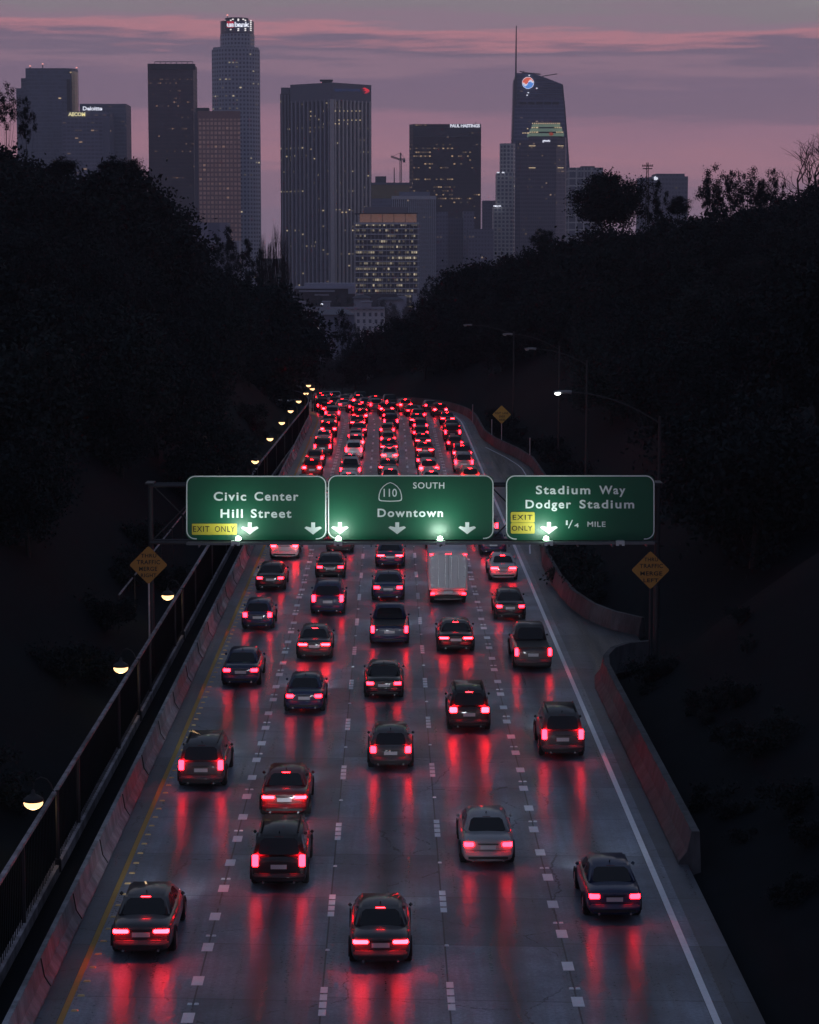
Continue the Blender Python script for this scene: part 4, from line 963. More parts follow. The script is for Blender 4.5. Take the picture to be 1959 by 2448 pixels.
mb = MB(); lattice(mb, W(958, 381, 2800), W(969, 380, 2800), .8, 5); mb.tube([W(958, 365, 2800), W(968, 379, 2800)], .2, 4); mb.build('counter_jib', cr, b)
p = W(966.5, 382, 2800); MB().box(p.x - 1.5, p.x + 1.5, 2799, 2801, p.z - 3, p.z + .5).build('counterweight', cr, b)
mb = MB(); lattice(mb, W(958.3, 382, 2800), W(958.3, 364.5, 2800), .5, 5); mb.build('apex', cr, b)
p = W(943, 400, 2790); q = W(943, 436, 2790); o = MB().tube([p, q], .5, 5, r1=.8).build('radio_mast', cr); tag(o, 'slim mast on the roof left of the crane', 'mast')
# black tower with white name
b = bld('black_glass_tower', 1069, 2450, 'black glass tower with a white lit name along its top right edge')
fph = facade('black_glass_facade', (.020, .016, .026), (.013, .011, .018), 2.4, 4.1, .8, .5, .03, .75, litcol=(1, .66, .38), ls=.75, seed=62, rough=.3)
o, zt = tower_part('tower_wall', [(988, 2450), (1149.5, 2450), (1146, 2500), (979, 2492), (979, 2462)], 296, 2450, GZ, fph, b, roofm)
tower_part('glass_attic', [(991, 2449.3), (1120, 2449.3), (1120, 2449.9), (991, 2449.9)], 305, 2450, W(1000, 325, 2450).z, mat('attic_glass', (.03, .042, .075), .2), b)
fr_ = mat('pale_attic_frame', (.12, .14, .19), .5)
for y0_, y1_ in ((304.5, 305.8), (325, 326.2)):
    a, c = W(991, y0_, 2449), W(1121, y1_, 2449); MB().box(a.x, c.x, 2448.7, 2449.2, c.z, a.z).build('attic_frame', fr_, b)
text_px('company_name', 'PAUL HASTINGS', 1076.5, 1148, 296.5, 304, 2448, white_e, b, .04, .92)
p = W(1138, 291, 2460); MB().tube([(p.x, 2460, zt), (p.x, 2460, p.z)], .4, 4).build('roof_mast', fd, b)
band_set(b, 979.5, 988, 2459, [345 + 8.2 * k for k in range(14)], 1.0, 1.5, mat('end_balcony_edge', (.16, .16, .22), .6), 'balcony_edge')
# pale vertical-fin building
b = bld('finned_office_tower', 990, 2150, 'pale tower of narrow vertical fins behind the brightly lit office block')
o, zt = tower_part('tower_wall', rectfoot(937, 1043, 2150, 40), 468, 2150, GZ, facade('fin_tower_glass', (.05, .06, .09), (.028, .034, .055), 2.1, 3.9, .9, .55, .01, .1, litcol=(1, .7, .45), ls=.6, seed=71), b, roofm)
tower_part('penthouse', rectfoot(955, 1028, 2158, 25), 458, 2158, zt - 1, mat('penthouse_cladding', (0.266, 0.304, 0.418), .6), b, roofm)
finm = mat('pale_fin_stone', (.62, .64, .72), .6)
rib_set(b, (937, 2150), (1043, 2150), 22, GZ, W(990, 474, 2150).z, .75, .9, finm)
band_set(b, 937, 1043, 2150, [472] , 3.2, 1.2, finm, 'top_band')
# lit office block with overhanging roof
b = bld('lit_office_block', 924, 1850, 'brightly lit office block with thin floor slabs and glowing top panels', 'office building')
fw = facade('lit_floors_facade', (.018, .018, .028), (.014, .014, .024), 1.75, 4.45, .82, .6, .55, 1.6, litcol=(1, .84, .58), ls=.62, litv=.20, seed=84, rough=.3)
D = 1850
o, zt = tower_part('tower_wall', rectfoot(850, 999, D, 36), 535, D, GZ, fw, b, roofm)
slab = mat('pale_floor_slab', (.66, .66, .74), .6)
band_set(b, 846.5, 1003, D, [546.5 + 13.02 * k for k in range(13)], .8, 3.6, slab)
a, c = W(846, 533.5, D), W(1003, 533.5, D); MB().box(a.x, c.x, D - 4.2, D + 40, a.z - .9, a.z + .6).build('roof_slab', slab, b)
glowp = mat('warm_lit_panel', (.34, .20, .16), .7, emit=(1, .50, .36), es=.10, noise=.12, nscale=.4)
for k in range(5):
    x0, x1 = 860.5 + k * 27.4, 860.5 + k * 27.4 + 26.2; a, c = W(x0, 511, D + 3), W(x1, 531, D + 3); MB().box(a.x, c.x, D + 3, D + 4, c.z, a.z).build('glowing_panel', glowp, b)
a, c = W(860, 510, D + 6), W(997, 533, D + 6); MB().box(a.x, c.x, D + 5, D + 30, c.z, a.z + .5).build('attic_storey', mat('attic_dark', (.06, .045, .05), .7), b)
a, c = W(848, 509, D), W(998, 511, D); MB().box(a.x, c.x, D, D + 34, c.z, a.z).build('attic_roof', mat('attic_roof_dark', (.045, .04, .05), .7), b)
a, c = W(871, 494.5, D + 12), W(974, 509, D + 12); MB().box(a.x, c.x, D + 12, D + 26, c.z - 1, a.z).build('penthouse', mat('penthouse_grey', (0.247, 0.237, 0.285), .7), b)
for x_ in frange(851, 998, 9.2):
    a = W(x_, 700, D - 3.4); MB().box(a.x - .12, a.x + .12, D - 3.55, D - 3.3, GZ, W(x_, 535, D).z).build('slab_post', slab, b)
# grey cluster to the right
gb = facade('dim_grey_facade', (.085, .085, .12), (.05, .052, .08), 3, 4, .6, .5, .02, .15, litcol=(1, .7, .45), ls=.5, seed=95)
b = bld('grey_twin_block', 1090, 2250, 'dull grey block with a dark centre below the black glass tower', 'office building')
tower_part('left_wing', rectfoot(1043, 1071, 2250, 30), 506, 2250, GZ, gb, b, roofm); tower_part('right_wing', rectfoot(1108, 1134, 2250, 30), 505, 2250, GZ, gb, b, roofm)
tower_part('centre', rectfoot(1060, 1125, 2258, 25), 520, 2258, GZ, facade('dim_dark_facade', (.05, .05, .075), (.03, .03, .05), 2.5, 4, .6, .6, .01, .1, seed=97, ls=.4), b, roofm)
b = bld('low_grey_block', 1150, 2200, 'low grey block just left of the pale terraced tower', 'office building')
tower_part('wall', rectfoot(1120, 1180, 2200, 30), 547, 2200, GZ, gb, b, roofm)
b = bld('slim_grey_tower', 1170, 2700, 'slim dim tower standing left of the pale terraced tower')
tower_part('wall', rectfoot(1154, 1190, 2700, 30), 479, 2700, GZ, facade('slim_facade', (.10, .085, .12), (.06, .055, .08), 3, 4, .6, .5, .01, .1, seed=98, ls=.4), b, roofm)
b = bld('terraced_pale_tower', 1207, 2550, 'pale terraced tower with lit setbacks left of the sail shaped tower')
ft = facade('pale_terraced_facade', (.34, .33, .37), (.05, .06, .10), 4.4, 4.4, .6, .6, .02, .12, litcol=(1, .85, .6), ls=.6, seed=103)
tower_part('lower_wall', rectfoot(1180, 1226, 2548, 35), 494, 2548, GZ, ft, b, roofm); tower_part('middle_wall', rectfoot(1187, 1228, 2552, 30), 413, 2552, GZ, ft, b, roofm)
tower_part('upper_wall', ring(1213, 37, 2555, 18), 342, 2555, GZ, ft, b, roofm)
for x_, y_ in ((1183, 492), (1188, 492.5), (1195, 492), (1191, 412), (1203, 412)):
    p = W(x_, y_, 2544); MB().box(p.x - 1.2, p.x + 1.6, 2543, 2545, p.z - .7, p.z + .7).build('terrace_light', white_e, b)
# sail-topped tower
b = bld('sail_topped_tower', 1300, 2650, 'tall blue tower with curved sloping top, spire and round emblem')
fs_ = facade('sail_tower_glass', (.062, .072, .125), (.04, .05, .095), 3.0, 4.3, .9, .68, .012, .18, litcol=(1, .66, .5), ls=.45, seed=111, rough=.25)
prof = [(1219, 730), (1221, 520), (1224, 400), (1228, 300), (1231, 190), (1236, 174), (1262, 174.5), (1285, 178), (1310, 187), (1332, 195.5), (1345, 201), (1351, 260), (1357, 340), (1362, 413), (1366, 560), (1368, 730)]
def prism_px(pr, Y, deep, nm, m, parent, usc=1.0):
    q = [W(x, y, Y) for x, y in pr]; n = len(q); off = parent.location; bk_ = [v + Vector((0, deep, 0)) for v in q]
    me = bpy.data.meshes.new(nm); me.from_pydata([tuple(v - off) for v in q + bk_], [], [tuple(range(n))[::-1], tuple(range(n, 2*n))] + [(i, (i+1) % n, (i+1) % n + n, i + n) for i in range(n)])
    ul = me.uv_layers.new(name='UVMap'); al = q + bk_
    for l in me.loops: v = al[l.vertex_index]; ul.data[l.index].uv = (v.x + v.y + 1000, v.z + 200)
    me.materials.append(m); o = link(nm, me, None, parent)
    bm = bmesh.new(); bm.from_mesh(me); bmesh.ops.recalc_face_normals(bm, faces=bm.faces); bm.to_mesh(me); bm.free(); return o
prism_px(prof, 2650, 45, 'tower_wall', fs_, b)
edge = mat('tower_edge_metal', (.10, .10, .15), .4)
MB().tube([W(x, y, 2650) for x, y in prof[10:15]], .8, 5).build('edge_fin', edge, b); MB().tube([W(x - .5, y, 2650) for x, y in prof[0:5]], 1.2, 5).build('edge_fin', edge, b)
mb = MB()
for k in range(9):
    y_ = 186 + k * 5.6; xe = 1346 - 0 if y_ > 202 else 1300 + (y_ - 184) * 2.5
    a, c = W(1236, y_, 2649), W(min(xe, 1347), y_, 2649); mb.tube([a, c], .28, 4)
mb.build('crown_louvres', mat('louvre_metal', (.13, .13, .18), .5), b)
mb = MB()
for k in range(5):
    a, c = W(1243 + k * 19.6, 243, 2649.6), W(1259 + k * 19.6, 249, 2649.6); mb.box(a.x, c.x, 2649.4, 2649.9, c.z, a.z)
mb.build('plant_louvres', mat('plant_louvre_dark', (.015, .013, .02), .6), b)
MB().tube([W(1234, 250, 2648), W(1234, 165, 2648)], 1.5, 8, r1=1.0).tube([W(1234, 165, 2648), W(1235, 61, 2648)], 1.0, 8, r1=.55).build('spire', edge, b)
MB().tube([W(1250, 173, 2655), W(1293, 177, 2655)], .7, 5).build('roof_gantry', fd, b); MB().tube([W(1296, 182, 2655), W(1333, 176, 2655)], .5, 5).build('roof_crane', fd, b)
MB().tube([W(1243, 169.5, 2655), W(1250, 172, 2655), W(1254, 169, 2655)], .6, 5).build('roof_rig', fd, b)
ec = (1263, 197.5); er = 14.2
def disc(cx, cy, r, Y, nm, m, n=28): return shape_px([(cx + r * math.cos(2*math.pi*k/n), cy + r * math.sin(2*math.pi*k/n)) for k in range(n)], Y, nm, m, b)
disc(ec[0], ec[1], er, 2647.6, 'emblem_disc', mat('lit_white_disc', (.8, .82, .9), .5, emit=(.85, .87, 1), es=.85))
top = [(ec[0] + er * .92 * math.cos(R(a)), ec[1] + er * .92 * math.sin(R(a))) for a in frange(180, 350, 10)]
sw = [(ec[0] + er * .55, ec[1] - er * .58), (ec[0] + er * .3, ec[1] - er * .52), (ec[0] + er * .1, ec[1] - er * .3), (ec[0] + 0, ec[1] + er * .02), (ec[0] - er * .2, ec[1] + er * .2), (ec[0] - er * .5, ec[1] + er * .18), (ec[0] - er * .68, ec[1] - er * .05), (ec[0] - er * .8, ec[1] - er * .02)]
shape_px(top + sw, 2647.2, 'emblem_red_half', orng_e, b)
bot = [(ec[0] - (x - ec[0]), ec[1] - (y - ec[1])) for x, y in top + sw]
shape_px(bot, 2647.2, 'emblem_blue_half', blue_e, b)
for x_, y_ in ((1266, 179.5), (1284, 210.5), (1263.5, 221), (1261, 227)): p = W(x_, y_, 2647); MB().box(p.x - .8, p.x + .8, 2646.5, 2647.4, p.z - .6, p.z + .6).build('roof_light', white_e, b)
# tiered tower in front
b = bld('green_tiered_tower', 1300, 2350, 'dark tower with pale green lit tiers in front of the sail shaped tower')
fg = facade('dark_tiered_facade', (.055, .052, .075), (.026, .024, .04), 2.2, 4.0, .7, .55, .03, .2, litcol=(1, .66, .42), ls=.6, seed=121, rough=.35)
tower_part('tower_wall', [(1262, 2350), (1330, 2350), (1349, 2358), (1352, 2385), (1262, 2385)], 326, 2350, GZ, fg, b, roofm)
fg2 = facade('stone_tiered_facade', (.13, .11, .13), (.04, .035, .05), 1.6, 4.0, .45, .7, .03, .2, litcol=(1, .66, .42), ls=.6, seed=123, rough=.35)
tower_part('right_bay', [(1328, 2349), (1350, 2354), (1352, 2384), (1330, 2384)], 350, 2350, GZ, fg2, b, roofm)
tower_part('left_bay', [(1232, 2356), (1243, 2352), (1262, 2351), (1262, 2384), (1236, 2384)], 335, 2352, GZ, fg, b, roofm)
grn = mat('lit_green_band', (.3, .42, .34), .6, emit=(.36, .55, .42), es=.22)
for (x0, x1, y0, y1) in ((1275, 1340, 296.5, 303), (1270, 1345, 306.5, 314), (1264, 1349, 318, 325)):
    a, c = W(x0, y0, 2351), W(x1, y1, 2351); MB().box(a.x, c.x, 2350.6, 2375, c.z, a.z).build('green_tier', grn, b)
    a, c = W(x0 + 3, y1, 2353), W(x1 - 3, y1 + 4, 2353); MB().box(a.x, c.x, 2353, 2372, c.z, a.z).build('tier_recess', fd, b)
mb = MB()
for (x0, x1, y_) in ((1274, 1338, 294.5), (1273, 1286, 304.5), (1328, 1342, 304.5), (1268, 1286, 315.5), (1332, 1346, 315.5), (1251, 1264, 317.5), (1262, 1262, 307)):
    for x_ in frange(x0, x1, 5.0): p = W(x_, y_, 2349); mb.box(p.x - .5, p.x + .5, 2348.6, 2349.4, p.z - .5, p.z + .5)
mb.build('tier_lights', winw, b)
shape_px([(1313, 317), (1318, 315.5), (1323, 317.5), (1324, 321), (1320, 324), (1315, 323)], 2349, 'red_emblem', mat('dull_red_emblem', (.4, .05, .03), .5, emit=(.6, .10, .05), es=.4), b)
text_px('company_name', 'pwc', 1298, 1316, 332.5, 338.5, 2348.5, white_e, b, .06, .95)
for x0, x1, y_ in ((1265, 1281, 347.5), (1334, 1348, 347.5), (1265, 1281, 400), (1334, 1348, 400)):
    a, c = W(x0, y_, 2348), W(x1, y_ + 1.4, 2348); MB().box(a.x, c.x, 2348, 2348.5, c.z, a.z).build('lit_window_row', winw, b)
# buildings right of it
b = bld('white_columned_building', 1402, 2500, 'blue grey building with pale columns behind the round hill tree', 'office building')
fc = facade('columned_facade', (.32, .33, .40), (.05, .055, .085), 8.5, 8, .82, .8, .01, .1, seed=131, ls=.4)
o, zt = tower_part('wall', rectfoot(1358, 1440, 2500, 40), 400, 2500, GZ, fc, b, roofm)
tower_part('roof_plant', rectfoot(1388, 1420, 2510, 20), 396.5, 2510, zt - 1, mat('plant_blue', (.10, .10, .14), .6), b, roofm)
rib_set(b, (1376, 2500), (1436, 2500), 8, W(1400, 421, 2500).z, zt, 1.0, 1.5, mat('white_column', (.45, .46, .52), .5), 'column')
b = bld('hilltop_office_block', 1593, 2100, 'plain grey block with a small white lit emblem behind the right hill', 'office building')
fh_ = facade('plain_right_facade', (.085, .085, .115), (.055, .058, .085), 3, 4, .7, .5, .01, .1, seed=141, ls=.4)
tower_part('wall', rectfoot(1556, 1642, 2100, 45), 421, 2100, GZ, fh_, b, roofm); tower_part('upper_wall', rectfoot(1566, 1634, 2104, 35), 414.5, 2104, GZ, fh_, b, roofm); tower_part('side_wing', rectfoot(1528, 1558, 2110, 30), 424, 2110, GZ, fh_, b, roofm)
q = [(1564, 424), (1566, 421.5), (1569, 420.5), (1569, 423), (1573, 424), (1574, 427), (1571, 430), (1566, 430), (1564, 427.5)]
shape_px(q, 2098, 'emblem', white_e, b)
# low buildings seen in the gap and at the left foot of the skyline
pale = mat('pale_concrete_wall', (0.418, 0.427, 0.532), .8, noise=.06, nscale=.1)
b = bld('parking_structure', 776, 1500, 'long pale low parking structure below the ribbed tower', 'building')
for x0, x1, y0, y1 in ((727, 849, 677, 688), (704, 835, 685.5, 690), (715, 800, 694, 697.5), (833, 849, 684, 702), (752, 786, 703, 707)):
    a, c = W(x0, y0, 1500), W(x1, y1, 1500); MB().box(a.x, c.x, 1500 + (x0 % 7), 1530, c.z, a.z).build('deck_parapet', pale, b)
a, c = W(704, 690, 1504), W(849, 735, 1504); MB().box(a.x, c.x, 1508, 1528, GZ, a.z).build('deck_shadow_wall', mat('deck_shade_dark', (.05, .052, .075), .8), b)  # dark wall stands in for the shade inside the decks
b = bld('low_roofed_houses', 930, 1400, 'cluster of low pale roofed buildings at the foot of the lit office block', 'building')
for k, (x0, x1, y0, y1) in enumerate(((846, 884, 712, 726), (905, 962, 717, 729), (954, 973, 709, 722), (988, 1003, 708, 724), (868, 950, 705, 716))):
    a, c = W(x0, y0, 1400), W(x1, y1, 1400); MB().box(a.x, c.x, 1400 + k * 9, 1408 + k * 9, GZ, a.z).build('house_wall', pale if k != 4 else mat('house_dark', (.06, .062, .085), .8), b)
    if k in (1, 0): MB().add([(a.x - 1, 1398 + k*9, a.z), (c.x + 1, 1398 + k*9, a.z), (c.x + 1, 1410 + k*9, a.z), (a.x - 1, 1410 + k*9, a.z), (a.x + 2, 1404 + k*9, a.z + 1.6), (c.x - 2, 1404 + k*9, a.z + 1.6)], [(0,1,5,4),(1,2,5),(2,3,4,5),(3,0,4)]).build('roof', mat('slate_roof', (.07, .072, .10), .8), b)
b = bld('turreted_apartments', 800, 1150, 'pale low apartment block with small square turrets seen in the tree gap', 'building')
a, c = W(694, 735, 1150), W(920, 760, 1150)
apf = facade('apartment_facade', (.24, .235, .28), (.05, .055, .08), 3.0, 3.4, .45, .55, .03, .1, seed=151, ls=.5)
tower_part('wall', rectfoot(694, 920, 1150, 20), 738, 1150, GZ, apf, b, roofm)
MB().box(a.x, c.x, 1148.6, 1149.8, a.z - .8, a.z + .4).build('cornice', pale, b)
for x0, x1 in ((716, 731), (773, 789), (866, 888)):
    p, q = W(x0, 722, 1149), W(x1, 722, 1149); MB().box(p.x, q.x, 1148, 1153, a.z, p.z).build('turret', pale, b)
    MB().box(p.x - .6, q.x + .6, 1147.4, 1153.6, p.z, p.z + .5).build('turret_cap', pale, b)
p = W(773, 1, 1); rl = W(770, 727, 1140); o = MB().lathe([(0, .5), (.6, .2), (.6, -.2), (0, -.5)], rl, 8).build('distant_lamp', white_e); tag(o, 'tiny white lamp glowing between the turrets of the far apartments', 'lamp')
b = bld('sunken_grey_hall', 795, 900, 'plain slate grey wall seen through the gap between the hills', 'building')
a, c = W(745, 752, 900), W(848, 860, 900); MB().box(a.x, c.x, 900, 930, GZ - 6, a.z).build('wall', mat('grey_hall_wall', (0.199, 0.218, 0.304), .8, noise=.05, nscale=.05), b)
MB().add([(a.x, 899, a.z), (c.x, 899, a.z), (c.x, 931, a.z), (a.x, 931, a.z), (a.x + 4, 915, a.z + 2.2), (c.x - 4, 915, a.z + 2.2)], [(0,1,5,4),(1,2,5),(2,3,4,5),(3,0,4)]).build('roof', mat('hall_roof', (.16, .16, .20), .8), b)
rl = W(760.5, 782, 890); o = MB().lathe([(0, .6), (.75, .25), (.75, -.25), (0, -.6)], rl, 8).build('distant_lamp', white_e); tag(o, 'small bright white lamp in front of the slate grey wall in the gap', 'lamp')
b = bld('left_low_block', 500, 1700, 'low grey block with dark bays at the foot of the bronze tower', 'building')
tower_part('wall', rectfoot(446, 545, 1700, 30), 532, 1700, GZ, facade('low_bay_facade', (.10, .10, .14), (.055, .06, .10), 14, 40, .6, .9, .0, .0, seed=161), b, roofm)
b = bld('pale_terrace_building', 480, 1400, 'pale low terraced building half hidden by the trees on the left', 'building')
for x0, x1, y0, y1 in ((404, 459, 563, 576), (406, 520, 575, 582), (412, 512, 588, 594), (536, 572, 575, 579), (566, 572, 579, 610), (545, 568, 596, 600)):
    a, c = W(x0, y0, 1400), W(x1, y1, 1400); MB().box(a.x, c.x, 1400, 1420, c.z, a.z).build('deck_parapet', pale, b)
a, c = W(404, 579, 1404), W(570, 640, 1404); MB().box(a.x, c.x, 1404, 1424, GZ, a.z).build('wall', mat('terrace_wall', (0.142, 0.152, 0.209), .8), b)
# utility pole on the right hill
YP = 310; pt = W(1549, 388, YP); pb = g(pt.x, YP)
b = empty('utility_pole', (pt.x, YP, pb), 'thin lattice utility pole with crossarms beside the round hill tree', 'pole')
mb = MB(); hh = pt.z - pb; n_ = 22
for s in (-1, 1): mb.tube([(pt.x + s * .35, YP, pb - .3), (pt.x + s * .1, YP, pt.z)], .05, 4)
for k in range(n_):
    f0, f1 = k / n_, (k + 1) / n_; w0, w1 = .35 - .25 * f0, .35 - .25 * f1; s = 1 if k % 2 else -1
    mb.tube([(pt.x + s * w0, YP, pb + hh * f0), (pt.x - s * w1, YP, pb + hh * f1)], .03, 3)
mb.build('lattice_mast', fd, b)
zc_ = W(1549, 397.5, YP).z
for dz, w in ((0, .75), (-.35, .65)): MB().box(pt.x - w, pt.x + w, YP - .06, YP + .06, zc_ + dz, zc_ + dz + .12).build('crossarm', fd, b)
mb = MB()
for s in (-.65, -.35, .35, .65): mb.lathe([(.05, 0), (.07, .1), (.03, .18)], (pt.x + s, YP, zc_ + .12), 6)
mb.build('insulators', mat('grey_insulator', (.2, .2, .22), .5), b)

# ------------------------------------------------------------------ trees
leafm = mat('dark_foliage', (.012, .020, .023), .8, noise=.2, nscale=.4, spec=.12)
leafl = mat('lighter_foliage', (.020, .030, .032), .8, noise=.2, nscale=.4, spec=.12)
barkm = mat('rough_bark', (.014, .014, .016), .9, noise=.2, nscale=2)
def leaf_quad(vs, fs, p, s, rd):
    a = Vector((rd.gauss(0, 1), rd.gauss(0, 1), rd.gauss(0, 1))).normalized(); c = a.orthogonal().normalized(); d = a.cross(c)
    th = rd.uniform(0, 6.28); e1 = c * math.cos(th) + d * math.sin(th); e2 = a.cross(e1)
    b = len(vs); l = s * rd.uniform(.7, 1.3); w = l * rd.uniform(.4, .65)
    vs += [p - e1 * l, p + e2 * w, p + e1 * l, p - e2 * w]; fs.append((b, b + 1, b + 2, b + 3))
def make_crown(seed, h, rx, rz, zc, nclump, nleaf, leaf, style='round'):
    rd = random.Random(seed); vs, fs = [], []; cl = []
    for k in range(nclump):
        while True:
            d = Vector((rd.gauss(0, 1), rd.gauss(0, 1), rd.gauss(0, 1))).normalized(); rr = rd.random() ** .45
            if style == 'column': p = Vector((d.x * rx * rr, d.y * rx * rr, zc + rz * rd.uniform(-1, 1) * 1.0)); p.x *= (1.15 - .7 * abs(p.z - zc) / rz); p.y *= (1.15 - .7 * abs(p.z - zc) / rz)
            else: p = Vector((d.x * rx * rr, d.y * rx * rr, zc + d.z * rz * rr))
            break
        cl.append((p, rd.uniform(.5, 1.25) * rx * (.34 if style != 'airy' else .24)))
    for p, cr_ in cl:
        for k in range(nleaf):
            q = p + Vector((rd.gauss(0, .5), rd.gauss(0, .5), rd.gauss(0, .42))) * cr_
            leaf_quad(vs, fs, q, leaf, rd)
    me = bpy.data.meshes.new('crown'); me.from_pydata([tuple(v) for v in vs], [], fs); me.update()
    return me, [c for c, _ in cl]
def make_trunk(seed, h, cl, r0):
    rd = random.Random(seed + 99); mb = MB(); top = Vector((rd.uniform(-.4, .4), rd.uniform(-.4, .4), h * .62)); mid = Vector((rd.uniform(-.3, .3), rd.uniform(-.2, .2), h * .3))
    mb.tube([(0, 0, -1.5), (0, 0, .4), mid, top], r0, 7, r1=r0 * .45)
    for c in rd.sample(cl, min(11, len(cl))):
        s = mid.lerp(top, rd.random()); m_ = s.lerp(c, .5) + Vector((0, 0, rd.uniform(-.2, .5))); mb.tube([s, m_, c], r0 * .35, 5, r1=r0 * .08)
    return mb.mesh('trunk')
PROTO = {}
def proto_tree(key, seed, h, rx, rz, zc, nc, nl, leaf, style='round', r0=.3, m=None):
    cm_, cl = make_crown(seed, h, rx, rz, zc, nc, nl, leaf, style); tm = make_trunk(seed, h, cl, r0)
    cm_.materials.append(m or leafm); tm.materials.append(barkm)
    PROTO[key] = (tm, cm_, max(v.co.z for v in cm_.vertices), rx)
proto_tree('round1', 1, 12, 4.8, 5.4, 5.9, 66, 190, .21); proto_tree('round2', 2, 11, 4.4, 4.8, 5.4, 62, 180, .20); proto_tree('round3', 3, 13, 5.2, 5.8, 6.4, 70, 180, .22, m=leafl)
proto_tree('airy1', 4, 12, 3.6, 4.0, 7.6, 34, 105, .17, 'airy', .22); proto_tree('airy2', 5, 13, 3.2, 4.6, 7.8, 32, 95, .16, 'airy', .2, m=leafl)
proto_tree('column1', 6, 14, 2.4, 5.6, 7.6, 38, 130, .18, 'column', .22); proto_tree('round4', 8, 10, 4.2, 4.2, 4.8, 56, 200, .2)
proto_tree('dome', 21, 12, 5.2, 4.6, 7.2, 90, 300, .2)
proto_tree('shrub1', 9, 3, 1.8, 1.2, 1.2, 18, 120, .11, 'round', .08); proto_tree('shrub2', 10, 3.4, 1.5, 1.5, 1.5, 16, 120, .11, 'round', .08, m=leafl)
NT_COUNT = [0]
def tree(key, x, y, H, label, group, name='leafy_tree', cat='tree', sx=1.0, z=None):
    tm, cm_, ph, rx = PROTO[key]; base = g(x, y) if z is None else z; s = H / ph
    o = bpy.data.objects.new(name, None); COL.objects.link(o); o.location = (x, y, base); o.rotation_euler = (0, 0, rnd.uniform(0, 6.28)); o.scale = (s * sx, s * sx, s); tag(o, label, cat, group)
    a = bpy.data.objects.new('trunk' if cat == 'tree' else 'stems', tm); COL.objects.link(a); a.parent = o
    b_ = bpy.data.objects.new('crown' if cat == 'tree' else 'foliage', cm_); COL.objects.link(b_); b_.parent = o
    NT_COUNT[0] += 1
    return o
# skyline of the dark masses, in photo pixels
SL = [(-40, 300), (0, 316), (34, 326), (60, 345), (85, 356), (98, 398), (108, 390), (119, 373), (170, 372), (204, 400), (221, 388), (233, 373), (284, 367), (335, 375), (364, 412), (366, 450), (398, 486), (418, 510), (412, 545), (420, 592), (460, 606), (511, 604), (560, 628), (625, 640), (670, 655), (699, 684), (708, 715), (712, 760), (740, 800), (760, 850)]
SRt = [(840, 830), (862, 790), (900, 762), (960, 740), (1000, 728), (1036, 708), (1058, 658), (1090, 628), (1121, 606), (1160, 598), (1189, 584), (1230, 594), (1269, 576), (1297, 548), (1331, 564), (1377, 545), (1390, 528), (1470, 528), (1550, 524), (1600, 505), (1644, 484), (1669, 495), (1700, 488), (1750, 478), (1800, 468), (1865, 452), (1959, 425), (2000, 415)]
def sil(tab, x):
    if x <= tab[0][0]: return tab[0][1]
    for (a, p), (b_, q) in zip(tab, tab[1:]):
        if a <= x <= b_: return p + (q - p) * (x - a) / (b_ - a)
    return tab[-1][1]
def put_sil(px, Yd, key, lab, grp, dy=0, sx=1.0, tab=None, **k):
    top = W(px, (sil(tab, px) if tab else 0) + dy, Yd); base = g(top.x, Yd); H = max(3.0, top.z - base)
    return tree(key, top.x, Yd, H, lab, grp, sx=sx, **k)
GL, GR = 'dark trees massed on the left hillside', 'dark trees massed on the right hillside'
TL = 'dark leafy tree in the solid black mass on the left hillside'; TR = 'dark leafy tree in the solid black mass on the right hillside'
TLs = 'tree along the skyline edge of the dark left hill below the far left towers'; TLr = 'tree on the descending right flank of the dark left hill'
TRl = 'tree along the low sloping edge of the right hill below the spired tower'; TRs = 'tree in the dense row along the crest of the right hill'
K4 = ['round1', 'round2', 'round4', 'round3']
for px in range(-20, 380, 24): put_sil(px, 235 + (px * 7) % 50, K4[(px // 24) % 3], TLs, GL, 6 + rnd.uniform(-4, 6), tab=SL)
for px in range(385, 655, 22): put_sil(px, (300 if px < 600 else 296) + rnd.uniform(0, 22), K4[(px // 22) % 3], TLr, GL, 8 + rnd.uniform(-4, 6), tab=SL)
for px in range(850, 1400, 24): put_sil(px, (395 if px < 1000 else 362) - (px - 850) * .08 + rnd.uniform(-6, 6), K4[(px // 24) % 3], TRl, GR, 5 + rnd.uniform(-4, 6), tab=SRt)
for px in range(1400, 1990, 24): put_sil(px, 262 + (px * 13) % 40, K4[(px // 24) % 3], TRs, GR, 6 + rnd.uniform(-14, 12), tab=SRt)
# fill of both slopes
def fill(side, n):
    k = tries = 0
    while k < n and tries < n * 30:
        tries += 1
        y = rnd.uniform(95, 400); u = rnd.uniform(16.5, 62); x = (P(-u, y) if side < 0 else P(u + (2.5 if 150 < y < 240 else 0), y)).x
        pxp, _ = proj((x, y, 0))
        if not -60 < pxp < 2020: continue
        tab = SL if side < 0 else SRt
        if side < 0 and pxp > 735: continue
        if side > 0 and pxp < 1000 and y < 330: continue
        base = g(x, y); H = rnd.uniform(6.5, 12)
        ty = proj((x, y, base + H))[1]; lim = sil(tab, pxp) + 22
        if ty < lim:
            H2 = W(pxp, lim, y).z - base
            if H2 < 4: continue
            H = min(H, H2)
        key = rnd.choice(K4); s = H / PROTO[key][2]
        if u - PROTO[key][3] * s < 12.8: continue
        tree(key, x, y, H, TL if side < 0 else TR, GL if side < 0 else GR); k += 1
fill(-1, 105); fill(1, 105)
